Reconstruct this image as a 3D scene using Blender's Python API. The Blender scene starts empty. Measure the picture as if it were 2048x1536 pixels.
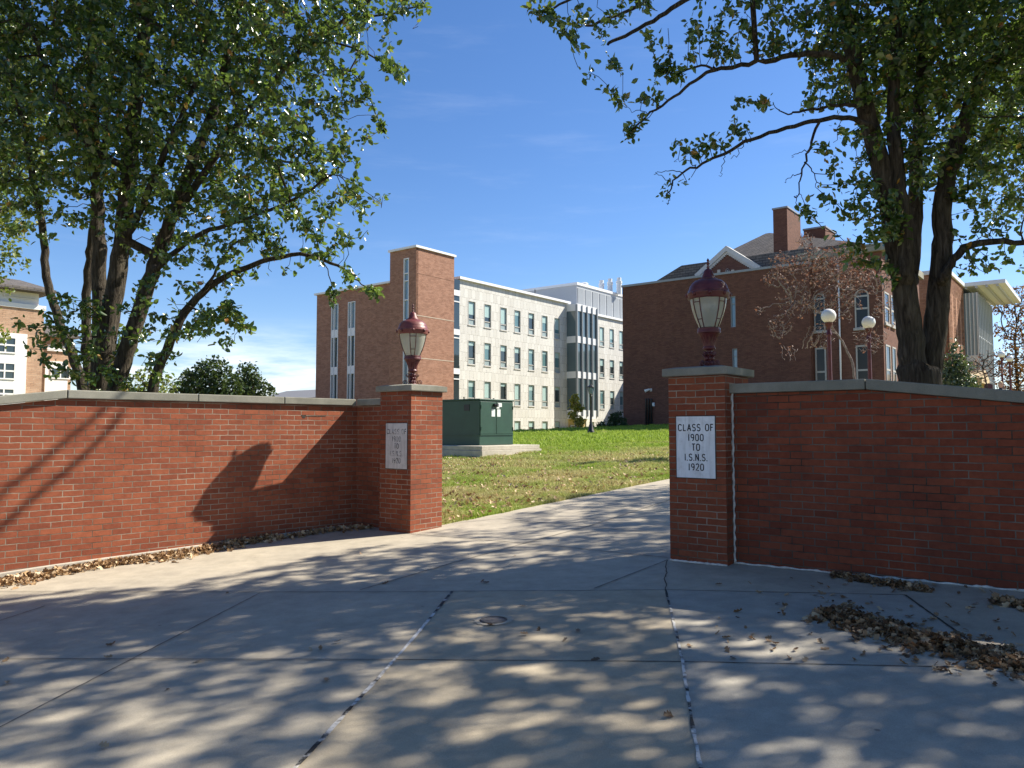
import bpy, bmesh, math, random
import numpy as np
from mathutils import Vector, Matrix

random.seed(7)
R = math.radians
scene = bpy.context.scene
COL = scene.collection

# ------------------------------------------------------------------ camera, sky, sun, exposure
F = 1550.0                      # focal length in photo pixels (2048 wide)
PHI = math.atan(90.0 / F)       # pitch up
EYE = 1.6
cam_d = bpy.data.cameras.new("camera")
cam_d.sensor_fit = 'HORIZONTAL'
cam_d.sensor_width = 36.0
cam_d.lens = 36.0 * F / 2048.0
cam_d.clip_start = 0.05
cam_d.clip_end = 6000
cam = bpy.data.objects.new("camera", cam_d)
cam.location = (0, 0, EYE)
cam.rotation_euler = (math.pi / 2 + PHI, 0, 0)
COL.objects.link(cam)
scene.camera = cam

SUN_AZ, SUN_EL = R(69.0), R(41.0)          # azimuth from +Y towards +X
SUN = Vector((math.sin(SUN_AZ) * math.cos(SUN_EL), math.cos(SUN_AZ) * math.cos(SUN_EL), math.sin(SUN_EL)))

world = bpy.data.worlds.new("World")
scene.world = world
world.use_nodes = True
wn, wl = world.node_tree.nodes, world.node_tree.links
bg = wn["Background"]
sky = wn.new("ShaderNodeTexSky")
sky.sky_type = 'NISHITA'
sky.sun_disc = False
sky.sun_elevation = SUN_EL
sky.sun_rotation = SUN_AZ
sky.altitude = 200
sky.air_density = 1.0
sky.dust_density = 0.25
sky.ozone_density = 2.6
bg.inputs['Strength'].default_value = 0.080
# thin cirrus, low on the left: real clouds of the sky, by direction
tc = wn.new("ShaderNodeTexCoord")
mp = wn.new("ShaderNodeMapping")
mp.inputs['Scale'].default_value = (2.2, 2.2, 16.0)
mp.inputs['Rotation'].default_value = (R(4), R(-7), 0)
nz = wn.new("ShaderNodeTexNoise")
nz.inputs['Scale'].default_value = 2.6
nz.inputs['Detail'].default_value = 8
nz.inputs['Roughness'].default_value = 0.62
cr = wn.new("ShaderNodeValToRGB")
cr.color_ramp.elements[0].position = 0.42
cr.color_ramp.elements[1].position = 0.66
sep = wn.new("ShaderNodeSeparateXYZ")
def wmap(src, a, b, c, d):
    m = wn.new("ShaderNodeMapRange")
    m.interpolation_type = 'SMOOTHSTEP'
    m.inputs[1].default_value, m.inputs[2].default_value = a, b
    m.inputs[3].default_value, m.inputs[4].default_value = c, d
    wl.new(src, m.inputs[0])
    return m.outputs[0]
def wmul(a, b):
    m = wn.new("ShaderNodeMath"); m.operation = 'MULTIPLY'
    for k, v in enumerate((a, b)):
        if isinstance(v, float): m.inputs[k].default_value = v
        else: wl.new(v, m.inputs[k])
    return m.outputs[0]
wl.new(tc.outputs['Generated'], mp.inputs['Vector'])
wl.new(mp.outputs[0], nz.inputs['Vector'])
wl.new(nz.outputs['Fac'], cr.inputs[0])
wl.new(tc.outputs['Generated'], sep.inputs[0])
low = wmul(wmap(sep.outputs[2], 0.03, 0.15, 1.0, 0.0), wmap(sep.outputs[0], -0.12, -0.30, 0.0, 1.0))
high = wmul(wmap(nz.outputs['Fac'], 0.52, 0.85, 0.0, 0.05), wmap(sep.outputs[2], 0.05, 0.20, 0.0, 1.0))
mx_ = wn.new("ShaderNodeMath"); mx_.operation = 'MAXIMUM'
wl.new(wmul(wmul(cr.outputs[0], low), 1.0), mx_.inputs[0]); wl.new(high, mx_.inputs[1])
fac = mx_.outputs[0]
mixc = wn.new("ShaderNodeMix"); mixc.data_type = 'RGBA'
mixc.inputs[7].default_value = (9.6, 9.9, 10.4, 1)
wl.new(fac, mixc.inputs[0])
hs_ = wn.new("ShaderNodeHueSaturation")
hs_.inputs['Saturation'].default_value = 1.18
wl.new(sky.outputs[0], hs_.inputs['Color'])
tint = wn.new("ShaderNodeMix"); tint.data_type = 'RGBA'; tint.blend_type = 'MULTIPLY'
tint.inputs[0].default_value = 1.0
tint.inputs[7].default_value = (0.91, 0.93, 1.07, 1)
wl.new(hs_.outputs[0], tint.inputs[6])
wl.new(tint.outputs[2], mixc.inputs[6])
wl.new(mixc.outputs[2], bg.inputs[0])

sun_d = bpy.data.lights.new("sun", 'SUN')
sun_d.energy = 5.0
sun_d.angle = R(0.53)
sun_d.color = (1.0, 0.93, 0.80)
sun = bpy.data.objects.new("sun", sun_d)
sun.rotation_euler = SUN.to_track_quat('Z', 'Y').to_euler()
sun.location = (30, 10, 40)
COL.objects.link(sun)

scene.view_settings.view_transform = 'Standard'
scene.view_settings.look = 'None'
scene.view_settings.gamma = 1
scene.view_settings.exposure = 1.0
scene.cycles.max_bounces = 6
scene.cycles.transparent_max_bounces = 8
scene.cycles.use_adaptive_sampling = True
scene.cycles.use_denoising = True

# ------------------------------------------------------------------ geometry of the view
SP, CP = math.sin(PHI), math.cos(PHI)
def ray(px, py):
    dx, dv = (px - 1024) / F, (768 - py) / F
    y = CP - dv * SP
    return dx / y, (SP + dv * CP) / y
def P(px, py, d):
    a, b = ray(px, py)
    return Vector((a * d, d, EYE + b * d))
def gz(x, y):
    """height of the ground: one gentle plane up to the hall, levelling off beyond"""
    xx = max(-16.0, min(28.0, x))
    yy = y if y < 54 else 54 + 4 * (1 - math.exp(-(y - 54) / 4.0)) - 0.004 * (y - 54) * 25.5
    return 0.038 * xx + 0.0255 * yy
def G(px, py):
    """point of the near ground plane under a pixel of the photograph"""
    a, b = ray(px, py)
    y = EYE / (0.038 * a + 0.0255 - b)
    return Vector((a * y, y, 0.038 * a * y + 0.0255 * y))
g1 = Vector((0.615, 0.789)).normalized()      # the campus grid: away to the right
g2 = Vector((g1.y, -g1.x))                    # and towards the right
class Fac:
    """a vertical plane through pixel px at the given depth, d = direction to the right in the picture"""
    def __init__(s, px, depth, d, off=0.0, base=None):
        s.d = Vector((d[0], d[1])).normalized()
        s.n = Vector((s.d.y, -s.d.x))
        if s.n.y > 0 and abs(s.n.y) > .2: s.n = -s.n
        k = (px - 1024) / F * CP
        s.o = Vector((k * depth, depth)) if base is None else Vector((base[0], base[1]))
        s.o = s.o + s.n * off
    def t(s, px, py=858):
        k = ray(px, py)[0]
        return (k * s.o.y - s.o.x) / (s.d.x - k * s.d.y)
    def depth(s, t): return s.o.y + s.d.y * t
    def z(s, px, py):
        return EYE + s.depth(s.t(px, py)) * ray(px, py)[1]
    def pt(s, t, n=0.0, z=0.0):
        q = s.o + s.d * t + s.n * n
        return Vector((q.x, q.y, z))

# ------------------------------------------------------------------ mesh helpers
class MB:
    def __init__(s): s.v, s.f = [], []
    def face(s, pts):
        i = len(s.v); s.v += [Vector(p) for p in pts]; s.f.append(tuple(range(i, i + len(pts))))
    def add(s, v, f):
        i = len(s.v); s.v += [Vector(p) for p in v]; s.f += [tuple(i + k for k in q) for q in f]
    def hexa(s, c):
        s.add(c, [(3, 2, 1, 0), (4, 5, 6, 7), (0, 1, 5, 4), (1, 2, 6, 5), (2, 3, 7, 6), (3, 0, 4, 7)])
    def box(s, a, b):
        x0, y0, z0 = a; x1, y1, z1 = b
        s.hexa([(x0, y0, z0), (x1, y0, z0), (x1, y1, z0), (x0, y1, z0), (x0, y0, z1), (x1, y0, z1), (x1, y1, z1), (x0, y1, z1)])
    def fbox(s, fc, t0, t1, n0, n1, z0, z1):
        """box in the frame of a facade; n1 is the front"""
        s.hexa([fc.pt(t0, n1, z0), fc.pt(t1, n1, z0), fc.pt(t1, n0, z0), fc.pt(t0, n0, z0),
                fc.pt(t0, n1, z1), fc.pt(t1, n1, z1), fc.pt(t1, n0, z1), fc.pt(t0, n0, z1)])
    def fprism(s, fc, prof, n0, n1):
        """polygon of (t, z) extruded from n0 to n1"""
        k = len(prof)
        v = [fc.pt(t, n1, z) for t, z in prof] + [fc.pt(t, n0, z) for t, z in prof]
        f = [tuple(range(k)), tuple(reversed(range(k, 2 * k)))]
        f += [(i, k + i, k + (i + 1) % k, (i + 1) % k) for i in range(k)]
        s.add(v, f)
    def tube(s, pts, rad, sides=8, cap=True):
        v, f = tube_arrays(pts, rad, sides, cap)
        s.add(v, f)
    def lathe(s, prof, c=(0, 0, 0), sides=24, flute=None):
        """prof: list of (r, z)"""
        v, f = [], []
        for r, z in prof:
            for k in range(sides):
                a = 2 * math.pi * k / sides
                rr = r
                if flute and flute[0] <= z <= flute[1]: rr = r * (1 + 0.06 * (1 if k % 2 else -1))
                v.append((c[0] + rr * math.cos(a), c[1] + rr * math.sin(a), c[2] + z))
        for j in range(len(prof) - 1):
            for k in range(sides):
                k2 = (k + 1) % sides
                f.append((j * sides + k, j * sides + k2, (j + 1) * sides + k2, (j + 1) * sides + k))
        f.append(tuple(reversed(range(sides))))
        f.append(tuple(range((len(prof) - 1) * sides, len(prof) * sides)))
        s.add(v, f)
    def sphere(s, c, r, seg=12, ring=8, sc=(1, 1, 1)):
        prof = [(max(1e-4, math.sin(math.pi * i / ring)) * r, -math.cos(math.pi * i / ring) * r) for i in range(ring + 1)]
        v, f = [], []
        for rr, z in prof:
            for k in range(seg):
                a = 2 * math.pi * k / seg
                v.append((c[0] + sc[0] * rr * math.cos(a), c[1] + sc[1] * rr * math.sin(a), c[2] + sc[2] * z))
        for j in range(ring):
            for k in range(seg):
                k2 = (k + 1) % seg
                f.append((j * seg + k, j * seg + k2, (j + 1) * seg + k2, (j + 1) * seg + k))
        s.add(v, f)
    def build(s, name, mat, parent=None, smooth=False, bevel=0.0, recalc=True, uv=True, angle=None):
        me = bpy.data.meshes.new(name)
        off = Vector((0, 0, 0))
        if parent is not None: off = wloc(parent)
        me.from_pydata([tuple(p - off) for p in s.v], [], s.f)
        bm = bmesh.new(); bm.from_mesh(me)
        if recalc:
            bmesh.ops.remove_doubles(bm, verts=bm.verts, dist=1e-5)
            bmesh.ops.recalc_face_normals(bm, faces=bm.faces)
        if uv:
            ul = bm.loops.layers.uv.new("UVMap")
            for fa in bm.faces:
                n = fa.normal
                if abs(n.z) < 0.75:
                    h = Vector((-n.y, n.x)); h = h.normalized() if h.length > 1e-6 else Vector((1, 0))
                    for lo in fa.loops:
                        c = lo.vert.co + off
                        lo[ul].uv = (c.x * h.x + c.y * h.y, c.z)
                else:
                    for lo in fa.loops:
                        c = lo.vert.co + off
                        lo[ul].uv = (c.x, c.y)
        if smooth:
            for fa in bm.faces: fa.smooth = True
        bm.to_mesh(me); bm.free()
        if mat: me.materials.append(mat)
        o = bpy.data.objects.new(name, me)
        COL.objects.link(o)
        if parent is not None: o.parent = parent
        if bevel:
            b = o.modifiers.new("bevel", 'BEVEL'); b.width = bevel; b.segments = 2; b.limit_method = 'ANGLE'
        if smooth and angle:
            me.set_sharp_from_angle(angle=R(angle))
        return o
WL = {}
def wloc(o):
    v = Vector(o.location)
    while o.parent is not None:
        o = o.parent; v = v + Vector(o.location)
    return v
def tube_arrays(pts, rad, sides=8, cap=True):
    pts = [Vector(p) for p in pts]
    n = len(pts)
    if not hasattr(rad, '__len__'): rad = [rad] * n
    v, f = [], []
    t0 = (pts[1] - pts[0]).normalized()
    ref = Vector((0, 0, 1)) if abs(t0.z) < 0.9 else Vector((1, 0, 0))
    u = t0.cross(ref).normalized()
    for i in range(n):
        a = pts[max(0, i - 1)]; b = pts[min(n - 1, i + 1)]
        t = (b - a)
        t = t.normalized() if t.length > 1e-9 else t0
        u = (u - t * u.dot(t))
        u = u.normalized() if u.length > 1e-6 else t.orthogonal().normalized()
        w = t.cross(u)
        for k in range(sides):
            an = 2 * math.pi * k / sides
            v.append(pts[i] + (u * math.cos(an) + w * math.sin(an)) * rad[i])
    for i in range(n - 1):
        for k in range(sides):
            k2 = (k + 1) % sides
            f.append((i * sides + k, i * sides + k2, (i + 1) * sides + k2, (i + 1) * sides + k))
    if cap:
        f.append(tuple(reversed(range(sides)))); f.append(tuple(range((n - 1) * sides, n * sides)))
    return v, f
def tag(o, label=None, cat=None, group=None, kind=None):
    if label: o["label"] = label
    if cat: o["category"] = cat
    if group: o["group"] = group
    if kind: o["kind"] = kind
    return o
def thing(name, loc, label, cat, group=None):
    o = bpy.data.objects.new(name, None)
    o.location = loc; o.empty_display_size = 0.2
    COL.objects.link(o)
    return tag(o, label, cat, group)
def copy_tree(o, parent=None):
    c = o.copy(); COL.objects.link(c)
    if parent is not None: c.parent = parent
    for ch in list(o.children): copy_tree(ch, c)
    return c
def np_mesh(name, V, faces, mat, parent=None, smooth=False, loc=None):
    """V (n,3) array, faces (m,k) int array"""
    me = bpy.data.meshes.new(name)
    off = np.array(wloc(parent)) if parent is not None else np.zeros(3)
    V = V - off
    k = faces.shape[1]; m = faces.shape[0]
    me.vertices.add(len(V)); me.vertices.foreach_set("co", V.astype(np.float32).ravel())
    me.loops.add(m * k); me.loops.foreach_set("vertex_index", faces.astype(np.int32).ravel())
    me.polygons.add(m)
    me.polygons.foreach_set("loop_start", np.arange(0, m * k, k, dtype=np.int32))
    me.polygons.foreach_set("loop_total", np.full(m, k, dtype=np.int32))
    if smooth: me.polygons.foreach_set("use_smooth", np.ones(m, dtype=bool))
    me.update(calc_edges=True); me.validate()
    me.materials.append(mat)
    o = bpy.data.objects.new(name, me); COL.objects.link(o)
    if parent is not None: o.parent = parent
    return o

# ------------------------------------------------------------------ materials
class NT:
    def __init__(s, name):
        s.m = bpy.data.materials.new(name); s.m.use_nodes = True
        s.n, s.l = s.m.node_tree.nodes, s.m.node_tree.links
        s.b = s.n["Principled BSDF"]
    def new(s, t, **kw):
        x = s.n.new(t)
        for k, v in kw.items(): setattr(x, k, v)
        return x
    def set(s, node, key, val):
        if hasattr(val, 'is_linked') or isinstance(val, bpy.types.NodeSocket): s.l.new(val, node.inputs[key])
        else: node.inputs[key].default_value = val
    def noise(s, vec, scale, detail=4, rough=0.55, dist=0.0):
        x = s.new("ShaderNodeTexNoise"); s.set(x, 'Scale', scale); s.set(x, 'Detail', detail); s.set(x, 'Roughness', rough); s.set(x, 'Distortion', dist)
        if vec is not None: s.l.new(vec, x.inputs['Vector'])
        return x
    def ramp(s, src, stops):
        x = s.new("ShaderNodeValToRGB")
        e = x.color_ramp.elements
        while len(e) < len(stops): e.new(0.5)
        for k, (p, c) in enumerate(stops):
            e[k].position = p
            e[k].color = (c, c, c, 1) if not hasattr(c, '__len__') else (c[0], c[1], c[2], 1)
        s.l.new(src, x.inputs[0])
        return x.outputs[0]
    def mix(s, fac, a, b, blend='MIX'):
        x = s.new("ShaderNodeMix", data_type='RGBA', blend_type=blend)
        for k, v in ((0, fac), (6, a), (7, b)):
            if isinstance(v, bpy.types.NodeSocket): s.l.new(v, x.inputs[k])
            elif k == 0: x.inputs[0].default_value = v
            else: x.inputs[k].default_value = (v[0], v[1], v[2], 1)
        return x.outputs[2]
    def math(s, op, a, b=0.0):
        x = s.new("ShaderNodeMath", operation=op)
        for k, v in ((0, a), (1, b)):
            if isinstance(v, bpy.types.NodeSocket): s.l.new(v, x.inputs[k])
            else: x.inputs[k].default_value = v
        return x.outputs[0]
    def bump(s, h, strength=0.3, dist=0.01, normal=None):
        x = s.new("ShaderNodeBump"); s.set(x, 'Strength', strength); s.set(x, 'Distance', dist)
        s.l.new(h, x.inputs['Height'])
        if normal is not None: s.l.new(normal, x.inputs['Normal'])
        return x.outputs[0]
    def out(s, col=None, rough=0.8, normal=None, spec=0.3, metal=0.0):
        if col is not None:
            if isinstance(col, bpy.types.NodeSocket): s.l.new(col, s.b.inputs['Base Color'])
            else: s.b.inputs['Base Color'].default_value = (col[0], col[1], col[2], 1)
        if isinstance(rough, bpy.types.NodeSocket): s.l.new(rough, s.b.inputs['Roughness'])
        else: s.b.inputs['Roughness'].default_value = rough
        s.b.inputs['Specular IOR Level'].default_value = spec
        s.b.inputs['Metallic'].default_value = metal
        if normal is not None: s.l.new(normal, s.b.inputs['Normal'])
        return s.m
    def uv(s): return s.new("ShaderNodeTexCoord").outputs['UV']
    def obj(s): return s.new("ShaderNodeTexCoord").outputs['Object']
    def geo(s): return s.new("ShaderNodeNewGeometry")

def m_brick(name, c1, c2, mortar, bw=0.2095, rh=0.0667, ms=0.005, dirt=0.3, bump=0.6, stain=(0.05, 0.035, 0.03), offs=0.0, white=0.25):
    t = NT(name)
    uv = t.uv()
    mp = t.new("ShaderNodeMapping"); t.l.new(uv, mp.inputs[0]); mp.inputs['Location'].default_value = (offs, 0.013, 0)
    wob = t.noise(mp.outputs[0], 9.0, 3)
    sub = t.new("ShaderNodeVectorMath", operation='SUBTRACT'); t.l.new(wob.outputs['Color'], sub.inputs[0]); sub.inputs[1].default_value = (.5, .5, .5)
    scl = t.new("ShaderNodeVectorMath", operation='SCALE'); t.l.new(sub.outputs[0], scl.inputs[0]); scl.inputs['Scale'].default_value = 0.014 * rh / 0.0667
    ad = t.new("ShaderNodeVectorMath", operation='ADD'); t.l.new(mp.outputs[0], ad.inputs[0]); t.l.new(scl.outputs[0], ad.inputs[1])
    b = t.new("ShaderNodeTexBrick"); t.l.new(ad.outputs[0], b.inputs['Vector'])
    b.offset = 0.5
    b.inputs['Color1'].default_value = (*c1, 1); b.inputs['Color2'].default_value = (*c2, 1); b.inputs['Mortar'].default_value = (*mortar, 1)
    b.inputs['Scale'].default_value = 1; b.inputs['Mortar Size'].default_value = ms; b.inputs['Mortar Smooth'].default_value = 0.25
    b.inputs['Bias'].default_value = -0.1; b.inputs['Brick Width'].default_value = bw; b.inputs['Row Height'].default_value = rh
    # mortar: some joints pale and clean, most dark with grime
    n1 = t.noise(uv, 1.7, 6, 0.65)
    grime = t.ramp(n1.outputs[0], [(0.36, 0.0), (0.62, 1.0)])
    mort = t.mix(grime, (mortar[0] * 1.25, mortar[1] * 1.25, mortar[2] * 1.25), (mortar[0] * .30, mortar[1] * .28, mortar[2] * .26))
    # each brick varies a little through a second noise
    n2 = t.noise(uv, 14.0, 5, 0.7)
    tone = t.ramp(n2.outputs[0], [(0.25, 0.78), (0.75, 1.18)])
    bc = t.mix(1.0, b.outputs['Color'], tone, 'MULTIPLY')
    col = t.mix(b.outputs['Fac'], bc, mort)
    n3 = t.noise(uv, 0.7, 7, 0.62, 0.4)
    st = t.ramp(n3.outputs[0], [(0.50, 0.0), (0.78, dirt)])
    col = t.mix(st, col, stain)
    n4 = t.noise(uv, 3.1, 8, 0.7)
    wh = t.ramp(n4.outputs[0], [(0.66, 0.0), (0.82, white)])
    col = t.mix(wh, col, (0.50, 0.44, 0.38))
    hgt = t.math('ADD', t.math('MULTIPLY', b.outputs['Fac'], -1.0), t.math('MULTIPLY', n2.outputs[0], 0.5))
    return t.out(col, 0.88, t.bump(hgt, bump, 0.008), 0.2)

def m_plain(name, col, rough=0.6, spec=0.3, metal=0.0, var=0.12, scale=6.0, bump=0.0, coord='Object'):
    t = NT(name)
    tcn = t.new("ShaderNodeTexCoord").outputs[coord]
    n = t.noise(tcn, scale, 6, 0.6)
    c = t.mix(t.ramp(n.outputs[0], [(0.3, 0.0), (0.7, 1.0)]), [x * (1 - var) for x in col], [min(1, x * (1 + var)) for x in col])
    return t.out(c, rough, t.bump(n.outputs[0], bump, 0.01) if bump else None, spec, metal)

def m_concrete(name, base, stain, grit=0.5):
    t = NT(name)
    o = t.obj()
    n1 = t.noise(o, 0.55, 8, 0.6, 0.3)
    n2 = t.noise(o, 160.0, 3, 0.7)
    n3 = t.noise(o, 5.0, 7, 0.65)
    c = t.mix(t.ramp(n1.outputs[0], [(0.32, 0.0), (0.72, 1.0)]), base, stain)
    c = t.mix(1.0, c, t.ramp(n3.outputs[0], [(0.28, 0.82), (0.72, 1.14)]), 'MULTIPLY')
    c = t.mix(1.0, c, t.ramp(n2.outputs[0], [(0.25, 1 - .35 * grit), (0.75, 1 + .3 * grit)]), 'MULTIPLY')
    # dark specks, old gum and drip spots
    v = t.new("ShaderNodeTexVoronoi"); t.l.new(o, v.inputs['Vector']); v.inputs['Scale'].default_value = 3.3; v.inputs['Randomness'].default_value = 1
    dots = t.ramp(v.outputs['Distance'], [(0.035, 0.75), (0.06, 0.0)])
    nd = t.noise(o, 1.3, 2)
    dots = t.math('MULTIPLY', dots, t.ramp(nd.outputs[0], [(0.5, 0.0), (0.56, 1.0)]))
    c = t.mix(dots, c, [x * .35 for x in base])
    return t.out(c, 0.9, t.bump(n2.outputs[0], 0.35, 0.004), 0.25)

def m_leaf(name, stops, trans=0.3, rough=0.38, tcol=(0.20, 0.30, 0.03), spec=0.5):
    t = NT(name)
    g = t.geo()
    c = t.ramp(g.outputs['Random Per Island'], stops)
    t.out(c, rough, None, spec)
    tr = t.new("ShaderNodeBsdfTranslucent")
    tc_ = t.mix(0.55, c, tcol)
    t.l.new(tc_, tr.inputs[0])
    ms = t.new("ShaderNodeMixShader"); ms.inputs[0].default_value = trans
    t.l.new(t.b.outputs[0], ms.inputs[1]); t.l.new(tr.outputs[0], ms.inputs[2])
    t.l.new(ms.outputs[0], t.n["Material Output"].inputs[0])
    return t.m

def m_bark(name, c1, c2, scale=1.0):
    t = NT(name)
    o = t.obj()
    mp = t.new("ShaderNodeMapping"); t.l.new(o, mp.inputs[0]); mp.inputs['Scale'].default_value = (14 * scale, 14 * scale, 2.2 * scale)
    n = t.noise(mp.outputs[0], 1.6, 6, 0.65, 0.8)
    n2 = t.noise(o, 2.0, 4)
    h = t.ramp(n.outputs[0], [(0.34, 0.0), (0.6, 1.0)])
    c = t.mix(h, c1, c2)
    c = t.mix(t.ramp(n2.outputs[0], [(0.5, 0.0), (0.75, 0.45)]), c, (c2[0] * 1.0, c2[1] * 1.08, c2[2] * .9))
    return t.out(c, 0.92, t.bump(h, 0.9, 0.03), 0.15)

def m_glass(name, col=(0.03, 0.045, 0.05), rough=0.04, spec=0.8):
    t = NT(name)
    o = t.obj()
    n = t.noise(o, 0.35, 3)
    c = t.mix(n.outputs[0], [x * .7 for x in col], [x * 1.4 for x in col])
    n2 = t.noise(o, 0.6, 2)
    return t.out(c, rough, t.bump(n2.outputs[0], 0.06, 0.05), spec)

MAT = {}
MAT['brick'] = m_brick("gate_brick", (0.31, 0.095, 0.048), (0.215, 0.060, 0.033), (0.30, 0.25, 0.19))
MAT['brick_right'] = m_brick("gate_brick_grimy", (0.265, 0.072, 0.036), (0.175, 0.045, 0.025), (0.16, 0.135, 0.11), dirt=0.65, offs=0.11, white=0.12)  # grimy, dark mortar; brick tones also lowered to deepen the wall's shade
MAT['brick_pillar'] = m_brick("pillar_brick", (0.305, 0.09, 0.043), (0.22, 0.058, 0.030), (0.32, 0.265, 0.20), dirt=0.35, offs=0.05)
MAT['brick_lab'] = m_brick("lab_brick", (0.375, 0.20, 0.135), (0.275, 0.14, 0.094), (0.31, 0.20, 0.15), bw=0.42, rh=0.13, ms=0.012, dirt=0.12, bump=0.2, white=0.0)
MAT['brick_hall'] = m_brick("hall_brick", (0.175, 0.082, 0.056), (0.125, 0.056, 0.041), (0.115, 0.068, 0.053), bw=0.26, rh=0.085, ms=0.006, dirt=0.3, bump=0.3, white=0.0)
MAT['brick_far'] = m_brick("far_brick", (0.40, 0.20, 0.12), (0.30, 0.14, 0.085), (0.36, 0.25, 0.18), bw=0.42, rh=0.14, ms=0.012, dirt=0.1, bump=0.2, white=0.0)
MAT['stone'] = m_brick("limestone_panels", (0.65, 0.64, 0.60), (0.55, 0.535, 0.495), (0.40, 0.385, 0.35), bw=0.62, rh=0.98, ms=0.014, dirt=0.08, bump=0.12, white=0.0, stain=(0.40, 0.36, 0.28))
MAT['coping'] = m_concrete("coping_stone_grey", (0.31, 0.30, 0.25), (0.15, 0.147, 0.118))
MAT['pad'] = m_concrete("pad_concrete", (0.52, 0.47, 0.39), (0.42, 0.38, 0.31))
MAT['concrete'] = m_concrete("pavement_concrete", (0.47, 0.41, 0.315), (0.37, 0.33, 0.265))
MAT['concrete_brown'] = m_concrete("pavement_concrete_brown", (0.47, 0.395, 0.285), (0.38, 0.325, 0.24))
MAT['concrete_grey'] = m_concrete("pavement_concrete_grey", (0.44, 0.40, 0.33), (0.345, 0.32, 0.275))
MAT['joint'] = m_plain("joint_dirt", (0.060, 0.053, 0.045), 0.95, var=0.4, scale=30)
def m_sealant():
    t = NT("joint_sealant")
    o = t.obj(); n = t.noise(o, 7.0, 6, 0.7); n2 = t.noise(o, 1.2, 2)
    s_ = t.math('ADD', n.outputs[0], t.math('MULTIPLY', n2.outputs[0], 0.5))
    c = t.ramp(s_, [(0.66, (0.03, 0.028, 0.025)), (0.72, (0.30, 0.28, 0.25)), (0.80, (0.62, 0.60, 0.56))])
    return t.out(c, 0.8, t.bump(n.outputs[0], 0.5, 0.004), 0.3)
MAT['sealant'] = m_sealant()
MAT['white_caulk'] = m_plain("white_caulk", (0.62, 0.60, 0.55), 0.8, var=0.35, scale=12, bump=0.6)
MAT['metal_red'] = None
def m_redmetal(name, c, fade, amt):
    t = NT(name)
    o = t.obj(); n = t.noise(o, 9.0, 7, 0.65); n2 = t.noise(o, 40.0, 4, 0.6)
    col = t.mix(t.ramp(n.outputs[0], [(0.42, 0.0), (0.70, amt)]), c, fade)
    col = t.mix(t.ramp(n2.outputs[0], [(0.66, 0.0), (0.74, 0.7)]), col, (0.05, 0.03, 0.03))
    return t.out(col, t.ramp(n.outputs[0], [(0.3, 0.30), (0.7, 0.6)]), t.bump(n2.outputs[0], 0.12, 0.004), 0.5)
MAT['metal_red'] = m_redmetal("maroon_paint", (0.085, 0.012, 0.016), (0.17, 0.05, 0.045), 0.7)
MAT['metal_red_faded'] = m_redmetal("maroon_paint_faded", (0.16, 0.035, 0.035), (0.24, 0.085, 0.07), 0.8)
MAT['metal_black'] = m_plain("black_metal", (0.012, 0.012, 0.013), 0.45, 0.5)
MAT['metal_white'] = m_plain("white_metal", (0.72, 0.73, 0.74), 0.45, 0.4, var=0.04)
MAT['metal_grey'] = m_plain("grey_metal_panel", (0.42, 0.44, 0.46), 0.5, 0.4, var=0.05)
MAT['metal_mid'] = m_plain("mid_grey_metal", (0.26, 0.28, 0.30), 0.45, 0.4, var=0.06)
MAT['green'] = m_plain("cabinet_green", (0.022, 0.062, 0.040), 0.42, 0.45, var=0.15, scale=2.5)
MAT['white_paint'] = m_plain("white_paint", (0.78, 0.77, 0.74), 0.55, 0.3, var=0.05)
MAT['sticker'] = m_plain("sticker_white", (0.70, 0.72, 0.70), 0.5, 0.4, var=0.1, scale=30)
MAT['roof'] = m_brick("roof_shingles", (0.17, 0.15, 0.135), (0.11, 0.10, 0.095), (0.06, 0.06, 0.06), bw=0.5, rh=0.2, ms=0.02, dirt=0.2, bump=0.4, white=0.0)
MAT['glass_dark'] = m_glass("window_glass_dark")
MAT['glass_teal'] = m_glass("window_glass_teal", (0.10, 0.19, 0.20))
MAT['glass_bay'] = m_glass("bay_glass", (0.085, 0.125, 0.14), 0.05, 1.0)
MAT['glass_sky'] = m_glass("window_glass_pale", (0.16, 0.24, 0.30), 0.08)
MAT['glass_hall'] = m_glass("hall_glass", (0.02, 0.022, 0.024), 0.12, 0.25)
MAT['brick_pale'] = m_brick("pale_brick", (0.46, 0.30, 0.20), (0.37, 0.225, 0.145), (0.42, 0.32, 0.24), bw=0.42, rh=0.14, ms=0.012, dirt=0.1, bump=0.2, white=0.0)
MAT['blind'] = m_plain("window_blind", (0.36, 0.50, 0.48), 0.35, 0.6, var=0.06)
MAT['spandrel'] = m_plain("window_spandrel", (0.30, 0.37, 0.37), 0.35, 0.5, var=0.05)
MAT['trim_stone'] = m_plain("trim_stone", (0.50, 0.43, 0.34), 0.8, 0.2, var=0.1)
MAT['frame_light'] = m_plain("aged_cornice_paint", (0.52, 0.505, 0.47), 0.6, 0.3, var=0.1)
MAT['frame_grey'] = m_plain("aged_frame_paint", (0.40, 0.385, 0.36), 0.6, 0.3, var=0.1)  # pale frames greyed down, the hall's shade put into their colour
MAT['globe'] = m_plain("opal_globe", (0.82, 0.80, 0.74), 0.25, 0.5, var=0.03)
MAT['trans_panel'] = m_plain("translucent_panel", (0.30, 0.36, 0.38), 0.3, 0.5, var=0.06)
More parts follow.
